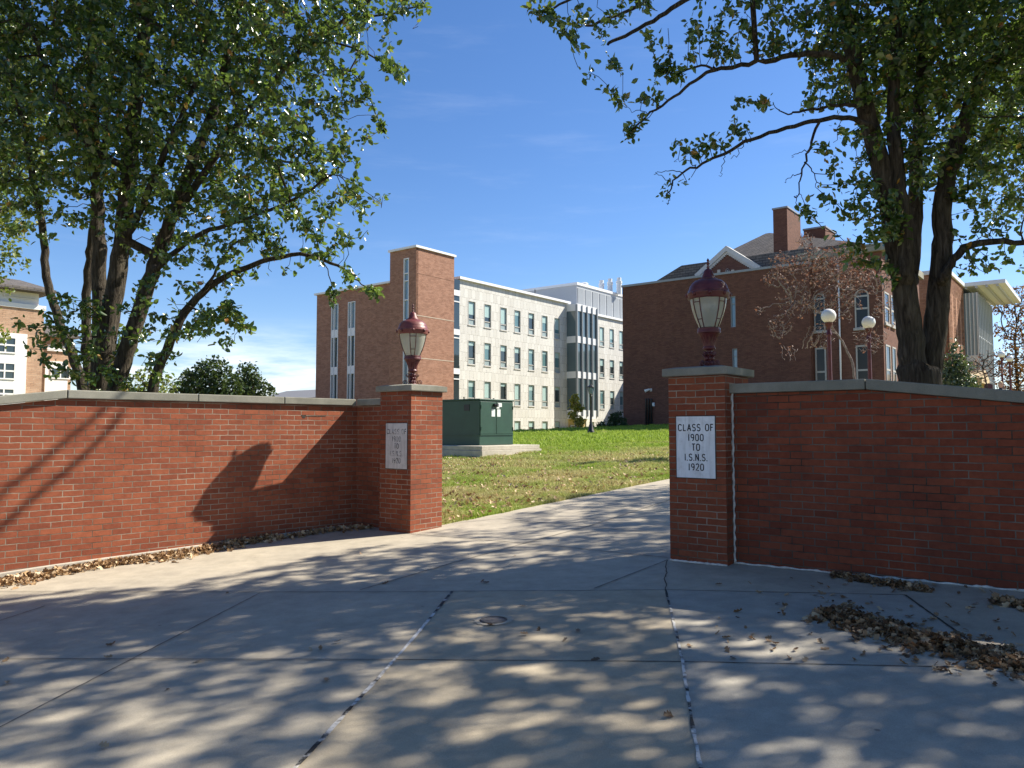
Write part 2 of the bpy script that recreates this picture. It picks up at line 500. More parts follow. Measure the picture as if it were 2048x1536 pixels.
def m_lampglass():
    t = NT("lamp_glass")
    o = t.obj(); n = t.noise(o, 5.0, 6, 0.6)
    c = t.mix(n.outputs[0], (0.50, 0.52, 0.47), (0.72, 0.74, 0.66))
    t.out(c, 0.18, None, 0.6)
    t.b.inputs['Transmission Weight'].default_value = 0.28
    tr = t.new("ShaderNodeBsdfTranslucent"); tr.inputs[0].default_value = (0.75, 0.74, 0.62, 1)
    ms = t.new("ShaderNodeMixShader"); ms.inputs[0].default_value = 0.42
    t.l.new(t.b.outputs[0], ms.inputs[1]); t.l.new(tr.outputs[0], ms.inputs[2])
    t.l.new(ms.outputs[0], t.n["Material Output"].inputs[0])
    return t.m
MAT['lamp_glass'] = m_lampglass()
def m_plaque(name, c, streak):
    t = NT(name)
    uv = t.uv()
    mp = t.new("ShaderNodeMapping"); t.l.new(uv, mp.inputs[0]); mp.inputs['Scale'].default_value = (22, 2.0, 1)
    n = t.noise(mp.outputs[0], 1.0, 6, 0.6); n2 = t.noise(uv, 11.0, 6, 0.6)
    col = t.mix(t.ramp(n.outputs[0], [(0.45, 0.0), (0.78, streak)]), c, (0.26, 0.25, 0.23))
    col = t.mix(t.ramp(n2.outputs[0], [(0.5, 0.0), (0.8, streak)]), col, (0.38, 0.36, 0.33))
    return t.out(col, 0.55, None, 0.35)
MAT['plaque'] = m_plaque("plaque_marble", (0.88, 0.89, 0.90), 0.4)
MAT['plaque_worn'] = m_plaque("plaque_marble_worn", (0.66, 0.63, 0.60), 0.7)
MAT['letter'] = m_plain("letter_black", (0.012, 0.012, 0.014), 0.6, 0.2)
def m_worn():
    t = NT("letter_worn")
    o = t.obj(); n = t.noise(o, 16.0, 3, 0.5)
    c = t.ramp(n.outputs[0], [(0.44, (0.05, 0.05, 0.05)), (0.56, (0.42, 0.40, 0.38))])
    return t.out(c, 0.7, None, 0.2)
MAT['letter_worn'] = m_worn()
MAT['leaf'] = m_leaf("pear_leaf", [(0.0, (0.014, 0.040, 0.013)), (0.42, (0.034, 0.082, 0.021)), (0.78, (0.096, 0.172, 0.038)), (0.96, (0.24, 0.29, 0.06)), (1.0, (0.36, 0.14, 0.03))], 0.33, 0.27, (0.30, 0.44, 0.06), 0.9)
MAT['leaf_pale'] = m_leaf("pale_leaf", [(0.0, (0.07, 0.12, 0.02)), (0.6, (0.12, 0.17, 0.03)), (1.0, (0.22, 0.22, 0.05))], 0.4, 0.5, (0.32, 0.38, 0.05))
MAT['leaf_dark'] = m_leaf("dark_leaf", [(0.0, (0.020, 0.042, 0.014)), (0.7, (0.040, 0.072, 0.022)), (1.0, (0.07, 0.10, 0.03))], 0.2, 0.55)
MAT['leaf_holly'] = m_leaf("holly_leaf", [(0.0, (0.05, 0.085, 0.045)), (0.7, (0.10, 0.14, 0.085)), (1.0, (0.22, 0.25, 0.17))], 0.15, 0.3)
MAT['leaf_yellow'] = m_leaf("yellow_leaf", [(0.0, (0.24, 0.24, 0.03)), (0.6, (0.42, 0.36, 0.05)), (1.0, (0.55, 0.45, 0.08))], 0.4, 0.5, (0.5, 0.42, 0.05))
MAT['leaf_rust'] = m_leaf("rust_leaf", [(0.0, (0.15, 0.065, 0.048)), (0.5, (0.32, 0.17, 0.125)), (1.0, (0.50, 0.36, 0.29))], 0.2, 0.6, (0.32, 0.13, 0.07), 0.2)
MAT['leaf_orange'] = m_leaf("orange_leaf", [(0.0, (0.10, 0.07, 0.02)), (0.5, (0.24, 0.11, 0.035)), (1.0, (0.33, 0.20, 0.06))], 0.35, 0.5, (0.40, 0.20, 0.05))
MAT['dry_leaf'] = m_leaf("dry_leaf", [(0.0, (0.13, 0.066, 0.028)), (0.35, (0.33, 0.20, 0.10)), (0.75, (0.55, 0.38, 0.21)), (1.0, (0.70, 0.56, 0.38))], 0.15, 0.55, (0.35, 0.2, 0.08), 0.3)
MAT['dry_leaf_dark'] = m_leaf("dry_leaf_dark", [(0.0, (0.08, 0.044, 0.022)), (0.4, (0.20, 0.12, 0.062)), (0.8, (0.36, 0.24, 0.135)), (1.0, (0.55, 0.42, 0.27))], 0.12, 0.55, (0.3, 0.14, 0.05), 0.3)
MAT['bark'] = m_bark("tree_bark", (0.030, 0.024, 0.019), (0.105, 0.088, 0.068))
MAT['bark_grey'] = m_bark("twig_bark", (0.17, 0.135, 0.125), (0.48, 0.40, 0.37), 2.0)
MAT['skin'] = m_plain("skin", (0.55, 0.33, 0.24), 0.5)
MAT['hair'] = m_plain("blond_hair", (0.50, 0.36, 0.18), 0.5)
MAT['cloth'] = m_plain("dark_shirt", (0.03, 0.03, 0.035), 0.9)
MAT['tan'] = m_plain("tan_stone", (0.55, 0.42, 0.24), 0.8)
MAT['maroon_sign'] = m_plain("maroon_sign_paint", (0.07, 0.025, 0.03), 0.6)
MAT['iron'] = m_plain("cast_iron", (0.10, 0.088, 0.078), 0.6, 0.4, var=0.5, scale=60, bump=0.8)
def m_grass(name, scale=1.0):
    t = NT(name)
    o = t.obj(); g = t.geo()
    n = t.noise(o, 0.45, 6, 0.65, 0.5)
    n2 = t.noise(o, 3.0, 4, 0.6)
    sepn = t.new("ShaderNodeSeparateXYZ"); t.l.new(o, sepn.inputs[0])
    far = t.new("ShaderNodeMapRange"); far.inputs[1].default_value = 24; far.inputs[2].default_value = 33; far.inputs[3].default_value = 0.0; far.inputs[4].default_value = 0.20
    t.l.new(sepn.outputs[1], far.inputs[0])
    d = t.math('ADD', t.math('MULTIPLY', n.outputs[0], 0.75), t.math('MULTIPLY', n2.outputs[0], 0.3))
    d = t.math('SUBTRACT', d, far.outputs[0])
    dry = t.ramp(d, [(0.39, 0.0), (0.60, 0.92)])
    isl = g.outputs['Random Per Island']
    green = t.ramp(isl, [(0.0, (0.19, 0.29, 0.03)), (0.6, (0.31, 0.43, 0.05)), (1.0, (0.44, 0.55, 0.10))])
    straw = t.ramp(isl, [(0.0, (0.32, 0.27, 0.10)), (0.5, (0.54, 0.46, 0.21)), (1.0, (0.70, 0.62, 0.36))])
    c = t.mix(dry, green, straw)
    t.out(c, 0.6, None, 0.25)
    tr = t.new("ShaderNodeBsdfTranslucent"); t.l.new(c, tr.inputs[0])
    ms = t.new("ShaderNodeMixShader"); ms.inputs[0].default_value = 0.35
    t.l.new(t.b.outputs[0], ms.inputs[1]); t.l.new(tr.outputs[0], ms.inputs[2])
    t.l.new(ms.outputs[0], t.n["Material Output"].inputs[0])
    return t.m
MAT['grass'] = m_grass("grass_blades")
def m_soil():
    t = NT("lawn_soil")
    o = t.obj(); n = t.noise(o, 0.45, 6, 0.65, 0.5); n2 = t.noise(o, 14.0, 6, 0.7)
    c = t.mix(t.ramp(n.outputs[0], [(0.36, 0.0), (0.56, 1.0)]), (0.15, 0.21, 0.035), (0.38, 0.31, 0.15))
    c = t.mix(1.0, c, t.ramp(n2.outputs[0], [(0.3, 0.6), (0.7, 1.25)]), 'MULTIPLY')
    return t.out(c, 0.95, t.bump(n2.outputs[0], 0.8, 0.04), 0.1)
MAT['soil'] = m_soil()

# ------------------------------------------------------------------ ground, pavement, joints
def ground_sheet():
    xs = sorted(set([-2500, -1200, -500, -250, -140, -90, -60] + list(np.arange(-45, 61, 3.0)) + [75, 95, 130, 180, 260, 500, 1200, 2500]))
    ys = sorted(set([-2500, -800, -200, -80, -40] + list(np.arange(-25, 76, 3.0)) + [85, 100, 120, 150, 200, 300, 600, 1200, 2500, 5000]))
    V = [(x, y, gz(x, y) - 0.012 if y < 300 else gz(x, 300) - 0.012) for y in ys for x in xs]
    nx = len(xs); Fq = []
    for j in range(len(ys) - 1):
        for i in range(nx - 1): Fq.append((j * nx + i, j * nx + i + 1, (j + 1) * nx + i + 1, (j + 1) * nx + i))
    m = MB(); m.v = [Vector(v) for v in V]; m.f = Fq
    return tag(m.build("ground", MAT['soil'], uv=False), "lawn ground stretching to the horizon", kind="structure")
ground_sheet()
def on(x, y, h=0.0): return Vector((x, y, 0.038 * x + 0.0255 * y + h))

# gate geometry in plan
r_ = Vector((0.783, -0.622)).normalized()      # along the gate line, to the right
b_ = Vector((0.622, 0.783)).normalized()       # through the gate
NR = Vector((2.089, 7.60))                      # near corner of right pillar
NL = Vector((-1.355, 10.40))                    # near corner of left pillar
PS = 0.61
WC = Vector((-2.27, 11.35))                     # inner corner of left wall
wdir = Vector((0.696, 0.718)).normalized()      # left wall, running away from camera
WR = NR + b_ * 0.157                            # right wall starts on pillar side
def plane_poly(name, pts, mat, h, kind="structure", label=None):
    m = MB(); m.face([on(p[0], p[1], h) for p in pts])
    return tag(m.build(name, mat, uv=False, recalc=False), label, kind=kind)
far_l = WC - wdir * 40; far_r = WR + r_ * 60
dl = Vector((-0.99, 11.06)); dr = NR + b_ * 0.61
pl_left = NL - r_ * 0.3
plane_poly("pavement", [(WC.x, WC.y), (far_l.x, far_l.y), (-30, -40), (60, -40), (far_r.x, far_r.y), (WR.x, WR.y), (dr.x - .1, dr.y), (dr.x + b_.x * 45 - .1, dr.y + b_.y * 45),
            (dl.x + b_.x * 42, dl.y + b_.y * 42), (dl.x, dl.y), (dl.x - .6, dl.y - .1)], MAT['concrete'], 0.0, label="concrete pavement and drive through the gate")
def pg(*pxs): return [(lambda q: (q.x, q.y))(G(*p)) for p in pxs]
plane_poly("pavement", pg((905, 1184), (1333, 1181), (1365, 1325), (1402, 1545), (1455, 1900), (330, 1900), (583, 1545), (790, 1321)), MAT['concrete_brown'], 0.004, label="browner concrete slab in the middle of the drive apron")
plane_poly("pavement", pg((1333, 1181), (1810, 1190), (2048, 1360), (2300, 1560), (2300, 1900), (1455, 1900), (1402, 1545), (1365, 1325)), MAT['concrete_grey'], 0.004, label="greyer concrete slab right of the sealed joint")
def strip(m, pxs, w, h=0.007, wob=0.0, n=40):
    pts = [G(*p) for p in pxs]
    # resample
    out = []
    for a, b in zip(pts[:-1], pts[1:]):
        k = max(2, int((b - a).length / 0.06))
        for i in range(k): out.append(a.lerp(b, i / k))
    out.append(pts[-1])
    L, Rr = [], []
    for i, p in enumerate(out):
        t = (out[min(i + 1, len(out) - 1)] - out[max(i - 1, 0)]); s = Vector((-t.y, t.x, 0)).normalized()
        o = wob * (random.random() - .5)
        ww = w * (0.75 + 0.5 * random.random())
        q = p + s * o
        L.append(on(q.x + s.x * ww / 2, q.y + s.y * ww / 2, h)); Rr.append(on(q.x - s.x * ww / 2, q.y - s.y * ww / 2, h))
    for i in range(len(out) - 1): m.face([L[i], Rr[i], Rr[i + 1], L[i + 1]])
m = MB()
for pxs, w in (([(-300, 1183), (520, 1185), (905, 1184), (1333, 1181), (1810, 1191)], .009), ([(-300, 1318), (790, 1321), (1365, 1325), (2012, 1338), (2300, 1345)], .009),
               ([(520, 1187), (0, 1456), (-200, 1560)], .008), ([(90, 1213), (-60, 1262)], .010), ([(1335, 1121), (1188, 1178)], .010),
               ([(720, 1181), (905, 1127), (1050, 1087), (1180, 1052), (1340, 1000)], .012), ([(800, 1066), (1050, 1087), (1335, 1116)], .012),
               ([(1810, 1191), (1935, 1280), (2048, 1362), (2200, 1470)], .016), ([(1000, 1038), (1335, 1068)], .010), ([(905, 1047), (1000, 1038)], .010)):
    strip(m, pxs, w, 0.0075, 0.004)
tag(m.build("pavement_joint", MAT['joint'], uv=False), "dark dirt-filled joints between the pavement slabs", kind="structure")
m = MB()
strip(m, [(905, 1184), (830, 1275), (760, 1355), (590, 1540), (400, 1760)], .024, 0.0095, 0.004)
strip(m, [(1331, 1181), (1344, 1230), (1365, 1325), (1378, 1410), (1402, 1545), (1430, 1700)], .018, 0.0095, 0.004)
tag(m.build("pavement_sealant", MAT['sealant'], uv=False), "cracked white sealant in the two long pavement joints", kind="structure")
m = MB()
strip(m, [(1335, 1121), (1331, 1135), (1334, 1147), (1328, 1158), (1333, 1170), (1331, 1181)], .008, 0.0085, 0.01)
tag(m.build("pavement_crack", MAT['joint'], uv=False), "thin crack running from the right pillar", kind="structure")
# small round iron cover in the pavement
c = G(987, 1242)
cv = thing("utility_cover", on(c.x, c.y, 0.004), "small round rusty iron cover set in the brown pavement slab", "utility cover")
m = MB(); m.lathe([(0.105, -.03), (0.105, 0.004), (0.098, 0.010), (0.092, 0.010), (0.09, 0.006), (0.03, 0.008), (0.001, 0.008)], wloc(cv), 32)
m.build("lid", MAT['iron'], cv, smooth=False)
m = MB()
for k in range(40):
    a0, a1 = 2 * math.pi * k / 40, 2 * math.pi * (k + 1) / 40
    q = [(0.107, a0), (0.150 + .008 * math.sin(k * 2.1), a0), (0.150 + .008 * math.sin(k * 2.1 + 2.1), a1), (0.107, a1)]
    m.face([on(c.x + r * math.cos(a), c.y + r * math.sin(a), 0.0088) for r, a in q])
m.build("collar", MAT['concrete'], cv)

# ------------------------------------------------------------------ gate pillars
def glyph_arc(cx, cy, rx, ry, a0, a1, n=10):
    return [(cx + rx * math.cos(R(a0 + (a1 - a0) * i / n)), cy + ry * math.sin(R(a0 + (a1 - a0) * i / n))) for i in range(n + 1)]
GL = {
 'C': (0.56, [glyph_arc(.28, .72, .26, .26, 20, 180) + glyph_arc(.28, .28, .26, .26, 180, 340)]),
 'L': (0.46, [[(.04, 1), (.04, .0)], [(.01, .03), (.42, .03)]]),
 'A': (0.58, [[(.02, 0), (.29, 1)], [(.29, 1), (.56, 0)], [(.12, .33), (.46, .33)]]),
 'S': (0.52, [glyph_arc(.26, .75, .23, .24, 25, 270, 10) + glyph_arc(.26, .255, .24, .255, 90, -155, 10)]),
 'O': (0.58, [glyph_arc(.29, .72, .25, .26, 0, 180) + glyph_arc(.29, .28, .25, .26, 180, 360) + [(.54, .72)]]),
 '0': (0.54, [glyph_arc(.27, .72, .23, .26, 0, 180) + glyph_arc(.27, .28, .23, .26, 180, 360) + [(.50, .72)]]),
 'F': (0.46, [[(.04, 0), (.04, 1)], [(.01, .97), (.42, .97)], [(.04, .53), (.36, .53)]]),
 '1': (0.22, [[(.11, 0), (.11, 1)]]),
 '9': (0.54, [glyph_arc(.27, .72, .22, .26, 0, 360, 16), [(.49, .72), (.49, .45), (.44, .2), (.27, 0)]]),
 '2': (0.52, [glyph_arc(.26, .74, .22, .25, 160, -20, 10) + [(.05, .01), (.48, .01)]]),
 'T': (0.54, [[(.27, 0), (.27, .99)], [(.02, .99), (.52, .99)]]),
 'I': (0.18, [[(.09, 0), (.09, 1)]]),
 'N': (0.56, [[(.05, 0), (.05, 1)], [(.05, .99), (.51, .01)], [(.51, 0), (.51, 1)]]),
 '.': (0.16, [[(.07, -0.03), (.07, .10)]]),
 ' ': (0.34, []),
}
def lettering(name, fc, tc_, lines, h, mat, parent, n0, wr=0.0052):
    """lines: list of (text, z of baseline, extra spacing, width scale)"""
    m = MB()
    for text, zb, gap, ws in lines:
        W = sum(GL[ch][0] * ws + gap for ch in text) - gap
        x = -W * h / 2
        for ch in text:
            w, strokes = GL[ch]
            for st in strokes:
                pts = [(x + a * ws * h, zb + b * h) for a, b in st]
                v, f = tube_arrays([Vector((p[0], 0, p[1])) for p in pts], wr, 8)
                m.add([fc.pt(tc_ + q.x, n0 + q.y * 0.3, q.z) for q in v], f)
            x += (w * ws + gap) * h
    return m.build(name, mat, parent, smooth=True, uv=False)

def pillar(near, zbase, ztop, cap_h, label, seal, worn):
    base = thing("gate_pillar", (near.x - r_.x * .3 + b_.x * .3, near.y - r_.y * .3 + b_.y * .3, zbase), label, "pillar", "brick gate pillars")
    fc = Fac(0, 0, r_, base=near - r_ * PS)        # t 0..PS along the plaque face
    m = MB(); m.fbox(fc, 0, PS, -PS, 0, zbase - 0.15, ztop)
    m.build("shaft", MAT['brick_pillar'], base, bevel=0.004)
    m = MB(); o = 0.05
    m.fbox(fc, -o, PS + o, -PS - o, o, ztop + 0.002, ztop + cap_h * .8)
    m.hexa([fc.pt(-o, o, ztop + cap_h * .8), fc.pt(PS + o, o, ztop + cap_h * .8), fc.pt(PS + o, -PS - o, ztop + cap_h * .8), fc.pt(-o, -PS - o, ztop + cap_h * .8),
            fc.pt(.06, -.06, ztop + cap_h), fc.pt(PS - .06, -.06, ztop + cap_h), fc.pt(PS - .06, -PS + .06, ztop + cap_h), fc.pt(.06, -PS + .06, ztop + cap_h)])
    m.build("cap_stone", MAT['coping'], base, bevel=0.012)
    # plaque
    pw, ph = 0.415, 0.615
    zc = ztop - 0.715 if not worn else ztop - 0.74
    tcn = PS / 2 + (-0.01 if not worn else 0.03)
    m = MB(); m.fbox(fc, tcn - pw / 2 - .009, tcn + pw / 2 + .009, -.02, 0.003, zc - ph / 2 - .009, zc + ph / 2 + .009)
    fr = m.build("plaque_frame", MAT['joint'], base)
    m = MB(); m.fbox(fc, tcn - pw / 2, tcn + pw / 2, -.02, 0.008, zc - ph / 2, zc + ph / 2)
    pl = m.build("plaque", MAT['plaque_worn'] if worn else MAT['plaque'], base, bevel=0.002)
    top = zc + ph / 2
    lines = [("CLASS OF", top - .145, .24, 1.0), ("1900", top - .245, .22, 1.0), ("TO", top - .342, .18, 1.0), ("I.S.N.S.", top - .443, .20, .95), ("1920", top - .54, .22, 1.0)]
    lt = lettering("inscription", fc, tcn + .005, lines, 0.066, MAT['letter_worn'] if worn else MAT['letter'], pl, 0.0085)
    if seal:
        m = MB()
        pts, rad = [], []
        for i in range(40):
            t = PS * i / 39 * 1.0
            pts.append(fc.pt(t, .004, on(*(fc.pt(t, 0).xy)).z + .004)); rad.append(.009 + .007 * random.random())
        m.tube(pts, rad, 6)
        m.build("base_sealant", MAT['white_caulk'], base, smooth=True)
    return base, fc
pil_r, fc_pr = pillar(NR, on(NR.x, NR.y).z, EYE + .534, 0.10, "nearer brick gate pillar with the crisp black lettered white plaque", True, False)
pil_l, fc_pl = pillar(NL, on(NL.x, NL.y).z, EYE + .51, 0.10, "farther brick gate pillar with worn plaque and one sunlit side", False, True)

# ------------------------------------------------------------------ lantern lamps on the pillars
def scroll(c, d, r0, turns, z0, flip=1, n=26):
    pts = []
    for i in range(n):
        a = turns * 2 * math.pi * i / (n - 1)
        rr = r0 * (1 - 0.78 * i / (n - 1))
        pts.append(Vector((c.x + d.x * (rr * math.cos(a)) , c.y + d.y * (rr * math.cos(a)), z0 + flip * rr * math.sin(a))))
    return pts
def lantern(loc, rot, label, faded):
    K = 0.001209
    red = MAT['metal_red_faded'] if faded else MAT['metal_red']
    root = thing("gate_lantern", loc, label, "lantern", "lanterns on the gate pillars")
    L = Vector(loc)
    Y = lambda y: (1055 - y) * K
    m = MB()   # base and stem
    m.lathe([(.075, 0), (.078, .012), (.05, .03), (.040, .05), (.034, .09), (.030, Y(960)), (.036, Y(940)), (.028, Y(920)), (.030, Y(905)), (.062, Y(893)), (.066, Y(885)), (.062, Y(877)), (.056, Y(868))], L, 20)
    for k in range(8):     # leafy knobs on the stem
        a = 2 * math.pi * k / 8 + rot
        for zz, rr in ((.05, .040), (.10, .036), (.145, .036)):
            m.sphere((L.x + rr * math.cos(a + zz * 9), L.y + rr * math.sin(a + zz * 9), L.z + zz), .0165, 8, 6, (1, 1, 1.5))
    m.build("stem", MAT['metal_red'], root, smooth=True, angle=50)
    m = MB()
    m.lathe([(.055, Y(869)), (.058, Y(855)), (.065, Y(825)), (.078, Y(795)), (.096, Y(768)), (.106, Y(757))], L, 32, flute=(Y(860), Y(765)))
    m.lathe([(.106, Y(757)), (.120, Y(752)), (.121, Y(738)), (.116, Y(730)), (.117, Y(714)), (.109, Y(709)), (.10, Y(709))], L, 32)
    m.build("flared_neck", MAT['metal_red'], root, smooth=True, angle=40)
    for k in range(4):     # scroll brackets
        a = rot + math.pi / 2 * k
        d = Vector((math.cos(a), math.sin(a), 0))
        m = MB()
        z = L.z
        c1 = L + d * .098; s1 = scroll(c1, d, .034, 1.6, z + .044)
        m.tube([L + d * .035 + Vector((0, 0, .008)), L + d * .085 + Vector((0, 0, .006)), L + d * .118 + Vector((0, 0, .016))] + s1[:], .0055, 6)
        c2 = L + d * .066; s2 = scroll(c2, d, .026, 1.5, z + .150, -1)
        m.tube([L + d * .036 + Vector((0, 0, .075)), L + d * .05 + Vector((0, 0, .11)), L + d * .080 + Vector((0, 0, .128))] + s2[:], .005, 6)
        m.build("scroll_bracket", MAT['metal_red'], root, smooth=True)
    prof_g = [(.098, Y(708)), (.112, Y(680)), (.133, Y(640)), (.152, Y(595)), (.170, Y(545)), (.182, Y(495)), (.188, Y(455)), (.189, Y(440))]
    m = MB()
    m.lathe(prof_g, L, 36)
    gl = m.build("glass", MAT['lamp_glass'], root, smooth=True, angle=60)
    m = MB()   # lamp socket inside
    m.lathe([(.05, Y(705)), (.05, Y(690)), (.028, Y(684)), (.026, Y(640)), (.035, Y(600)), (.035, Y(560)), (.012, Y(530))], L, 14)
    m.build("bulb_holder", MAT['metal_grey'], root, smooth=True, angle=40)
    for k in range(4):     # double glazing straps with two crossbars
        a = rot + math.pi / 2 * k
        m = MB()
        for s in (-1, 1):
            pts = []
            for r, z in prof_g:
                da = 0.23 * s
                pts.append((L.x + (r + .004) * math.cos(a + da), L.y + (r + .004) * math.sin(a + da), L.z + z))
            m.tube(pts, .0055, 6)
        for idx in (2, 5):
            r, z = prof_g[idx]
            m.tube([(L.x + (r + .004) * math.cos(a + q), L.y + (r + .004) * math.sin(a + q), L.z + z) for q in (-.23, -.1, .1, .23)], .0045, 6)
        m.build("glazing_strap", MAT['metal_red'], root, smooth=True)
    m = MB()   # hood: band, dome, ogee cap
    m.lathe([(.190, Y(462)), (.205, Y(462)), (.214, Y(450)), (.214, Y(430)), (.221, Y(422)), (.221, Y(410)), (.210, Y(402)), (.208, Y(385)), (.199, Y(376)),
             (.196, Y(366)), (.186, Y(342)), (.166, Y(320)), (.138, Y(302)), (.112, Y(296)), (.098, Y(291)), (.098, Y(284)), (.080, Y(280)), (.064, Y(262)), (.052, Y(238)), (.043, Y(214)), (.030, Y(200)), (.012, Y(194)), (.001, Y(193))], L, 40)
    hood = m.build("hood", red, root, smooth=True, angle=38)
    for k in range(8):
        a = rot + math.pi / 4 * k
        m = MB()
        m.sphere((L.x + .216 * math.cos(a), L.y + .216 * math.sin(a), L.z + Y(425)), .022, 8, 6, (1, 1, 1.15))
        m.build("rim_ornament", MAT['metal_red'], hood, smooth=True)
    m = MB()
    m.lathe([(.020, Y(198)), (.012, Y(190)), (.010, Y(186)), (.018, Y(180)), (.010, Y(174)), (.007, Y(165)), (.012, Y(157)), (.020, Y(149)), (.011, Y(141)), (.006, Y(133)), (.012, Y(126)), (.015, Y(119)), (.008, Y(110)), (.001, Y(100))], L, 14)
    m.build("finial", MAT['metal_red'], hood, smooth=True)
    return root
zc_r = EYE + .534 + .10; zc_l = EYE + .51 + .10
cr_ = NR - r_ * .29 + b_ * .30; cl_ = NL - r_ * .305 + b_ * .32
lantern((cr_.x, cr_.y, zc_r - .004), R(-104 + 45 + 3), "maroon lantern on the nearer pillar, its glazing bars seen at both sides", False)
lantern((cl_.x, cl_.y, zc_l - .004), R(-82), "weathered maroon lantern on the farther pillar by the cabinet", True)

# ------------------------------------------------------------------ left wall
fl = Fac(0, 0, wdir, base=WC)          # t negative towards the camera; n outward = towards the drive
if fl.n.dot(Vector((1, -1))) < 0: fl.n = -fl.n
ztop = EYE + 0.335                      # brick top under the coping
tb = fl.t(130)                          # where the coping bends down
slope = 0.085 / 0.62
wall_l = thing("brick_wall", fl.pt(-3, 0, 0.0), "long sunlit red brick wall crossed by lamp and branch shadows", "wall")
TH = 0.30
tend = -16.0
zend = ztop + (tend - tb) * slope if False else ztop - (tb - tend) * 0.135
zend = max(zend, -.2)
t_flat = tb - (ztop - 0.30) / 0.135 if False else tend
m = MB()
m.fprism(fl, [(tend, -1.2), (0, -0.4), (0, ztop), (tb, ztop), (tb - 5.5, ztop - 5.5 * .135), (tend, ztop - 5.5 * .135)], -TH, 0)
# return towards the pillar
fr_ = Fac(0, 0, r_, base=WC)
LR = (NL - r_ * PS + b_ * .107 - WC).dot(r_) + 0.05
m.fbox(fr_, -0.18, LR, -TH, 0, -0.4, ztop - .001)
m.build("brickwork", MAT['brick'], wall_l, bevel=0.003)
ov, ch = 0.045, 0.095
def cop(fc, t0, t1, z0, z1, parent, mit0=0.0, mit1=0.0):
    m = MB()
    m.hexa([fc.pt(t0 + mit0 * ov, ov, z0), fc.pt(t1 - mit1 * ov, ov, z1), fc.pt(t1, -TH - ov, z1), fc.pt(t0, -TH - ov, z0),
            fc.pt(t0 + mit0 * ov, ov, z0 + ch), fc.pt(t1 - mit1 * ov, ov, z1 + ch), fc.pt(t1, -TH - ov, z1 + ch), fc.pt(t0, -TH - ov, z0 + ch)])
    return m.build("coping_stone", MAT['coping'], parent, bevel=0.010)
js = [fl.t(392), fl.t(565)]
ztc = ztop + .003
cop(fl, js[1] + .004, -.003, ztc, ztc, wall_l, 0, 1)
cop(fl, js[0] + .004, js[1] - .004, ztc, ztc, wall_l)
cop(fl, tb + .004, js[0] - .004, ztc, ztc, wall_l)
cop(fl, tb - 2.6, tb - .004, ztc - 2.6 * .135, ztc, wall_l)
cop(fl, tb - 5.5, tb - 2.608, ztc - 5.5 * .135, ztc - 2.608 * .135, wall_l)
cop(fr_, 0.003, LR, ztc, ztc, wall_l, 1, 0)
m = MB()   # pale footing showing at the foot of the wall
fz = lambda t: on(*(fl.pt(t).xy)).z
pr = [(-8, fz(-8) - .2), (-.3, fz(-.3) - .2), (-.3, fz(-.3) + .035), (-2.6, fz(-2.6) + .075), (-3.9, fz(-3.9) + .10), (-8, fz(-8) + .10)]
m.fprism(fl, pr, -.1, .035)
m.build("footing", MAT['pad'], wall_l, bevel=.01)
m = MB()   # a spalled joint near the coping
t5 = fl.t(606, 832); z5 = fl.z(606, 832)
m.fprism(fl, [(t5 - .03, z5 + .012), (t5 + .05, z5 + .014), (t5 + .03, z5 - .03), (t5, z5 - .03)], -.02, .0025)
m.fprism(fl, [(t5 + .05, z5 + .004), (t5 + .36, z5 + .010), (t5 + .36, z5 - .004), (t5 + .05, z5 - .006)], -.02, .0025)
m.build("chipped_joint", MAT['joint'], wall_l)

# ------------------------------------------------------------------ right wall
frw = Fac(0, 0, r_, base=WR)
tk = frw.t(1735)
wall_r = thing("brick_wall", frw.pt(1.5, 0, 0.1), "shaded brick wall with sloping grey coping right of the nearer pillar", "wall")
m = MB()
zr = EYE + .35
m.fprism(frw, [(0.02, 0), (14, -0.4), (14, zr - 5 * .125), (tk + 5, zr - 5 * .125), (tk, zr), (0.02, zr)], -TH, 0)
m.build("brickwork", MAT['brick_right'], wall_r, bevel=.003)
cop(frw, -.012, tk - .004, zr + .003, zr + .003, wall_r)
cop(frw, tk + .004, tk + 2.5, zr + .003, zr + .003 - 2.5 * .125, wall_r)
cop(frw, tk + 2.508, tk + 5, zr + .003 - 2.508 * .125, zr + .003 - 5 * .125, wall_r)
m = MB()
pts, rad = [], []
for i in range(60):
    z = on(WR.x, WR.y).z + (zr + .09 - on(WR.x, WR.y).z) * i / 59
    pts.append(frw.pt(0.012 + .004 * math.sin(i * 1.7), .006, z)); rad.append(.009 + .005 * random.random())
m.tube(pts, rad, 6)
m.build("joint_sealant", MAT['white_caulk'], wall_r, smooth=True)
m = MB()
pts, rad = [], []
for i in range(130):
    t = 0.02 + 4.2 * i / 129
    g = on(*(frw.pt(t).xy)).z
    pts.append(frw.pt(t, .003, g + .004 + .004 * math.sin(i * .9))); rad.append(.007 + .009 * random.random() * (1 if (i // 9) % 3 else .5))
m.tube(pts, rad, 6)
m.build("base_sealant", MAT['white_caulk'], wall_r, smooth=True)

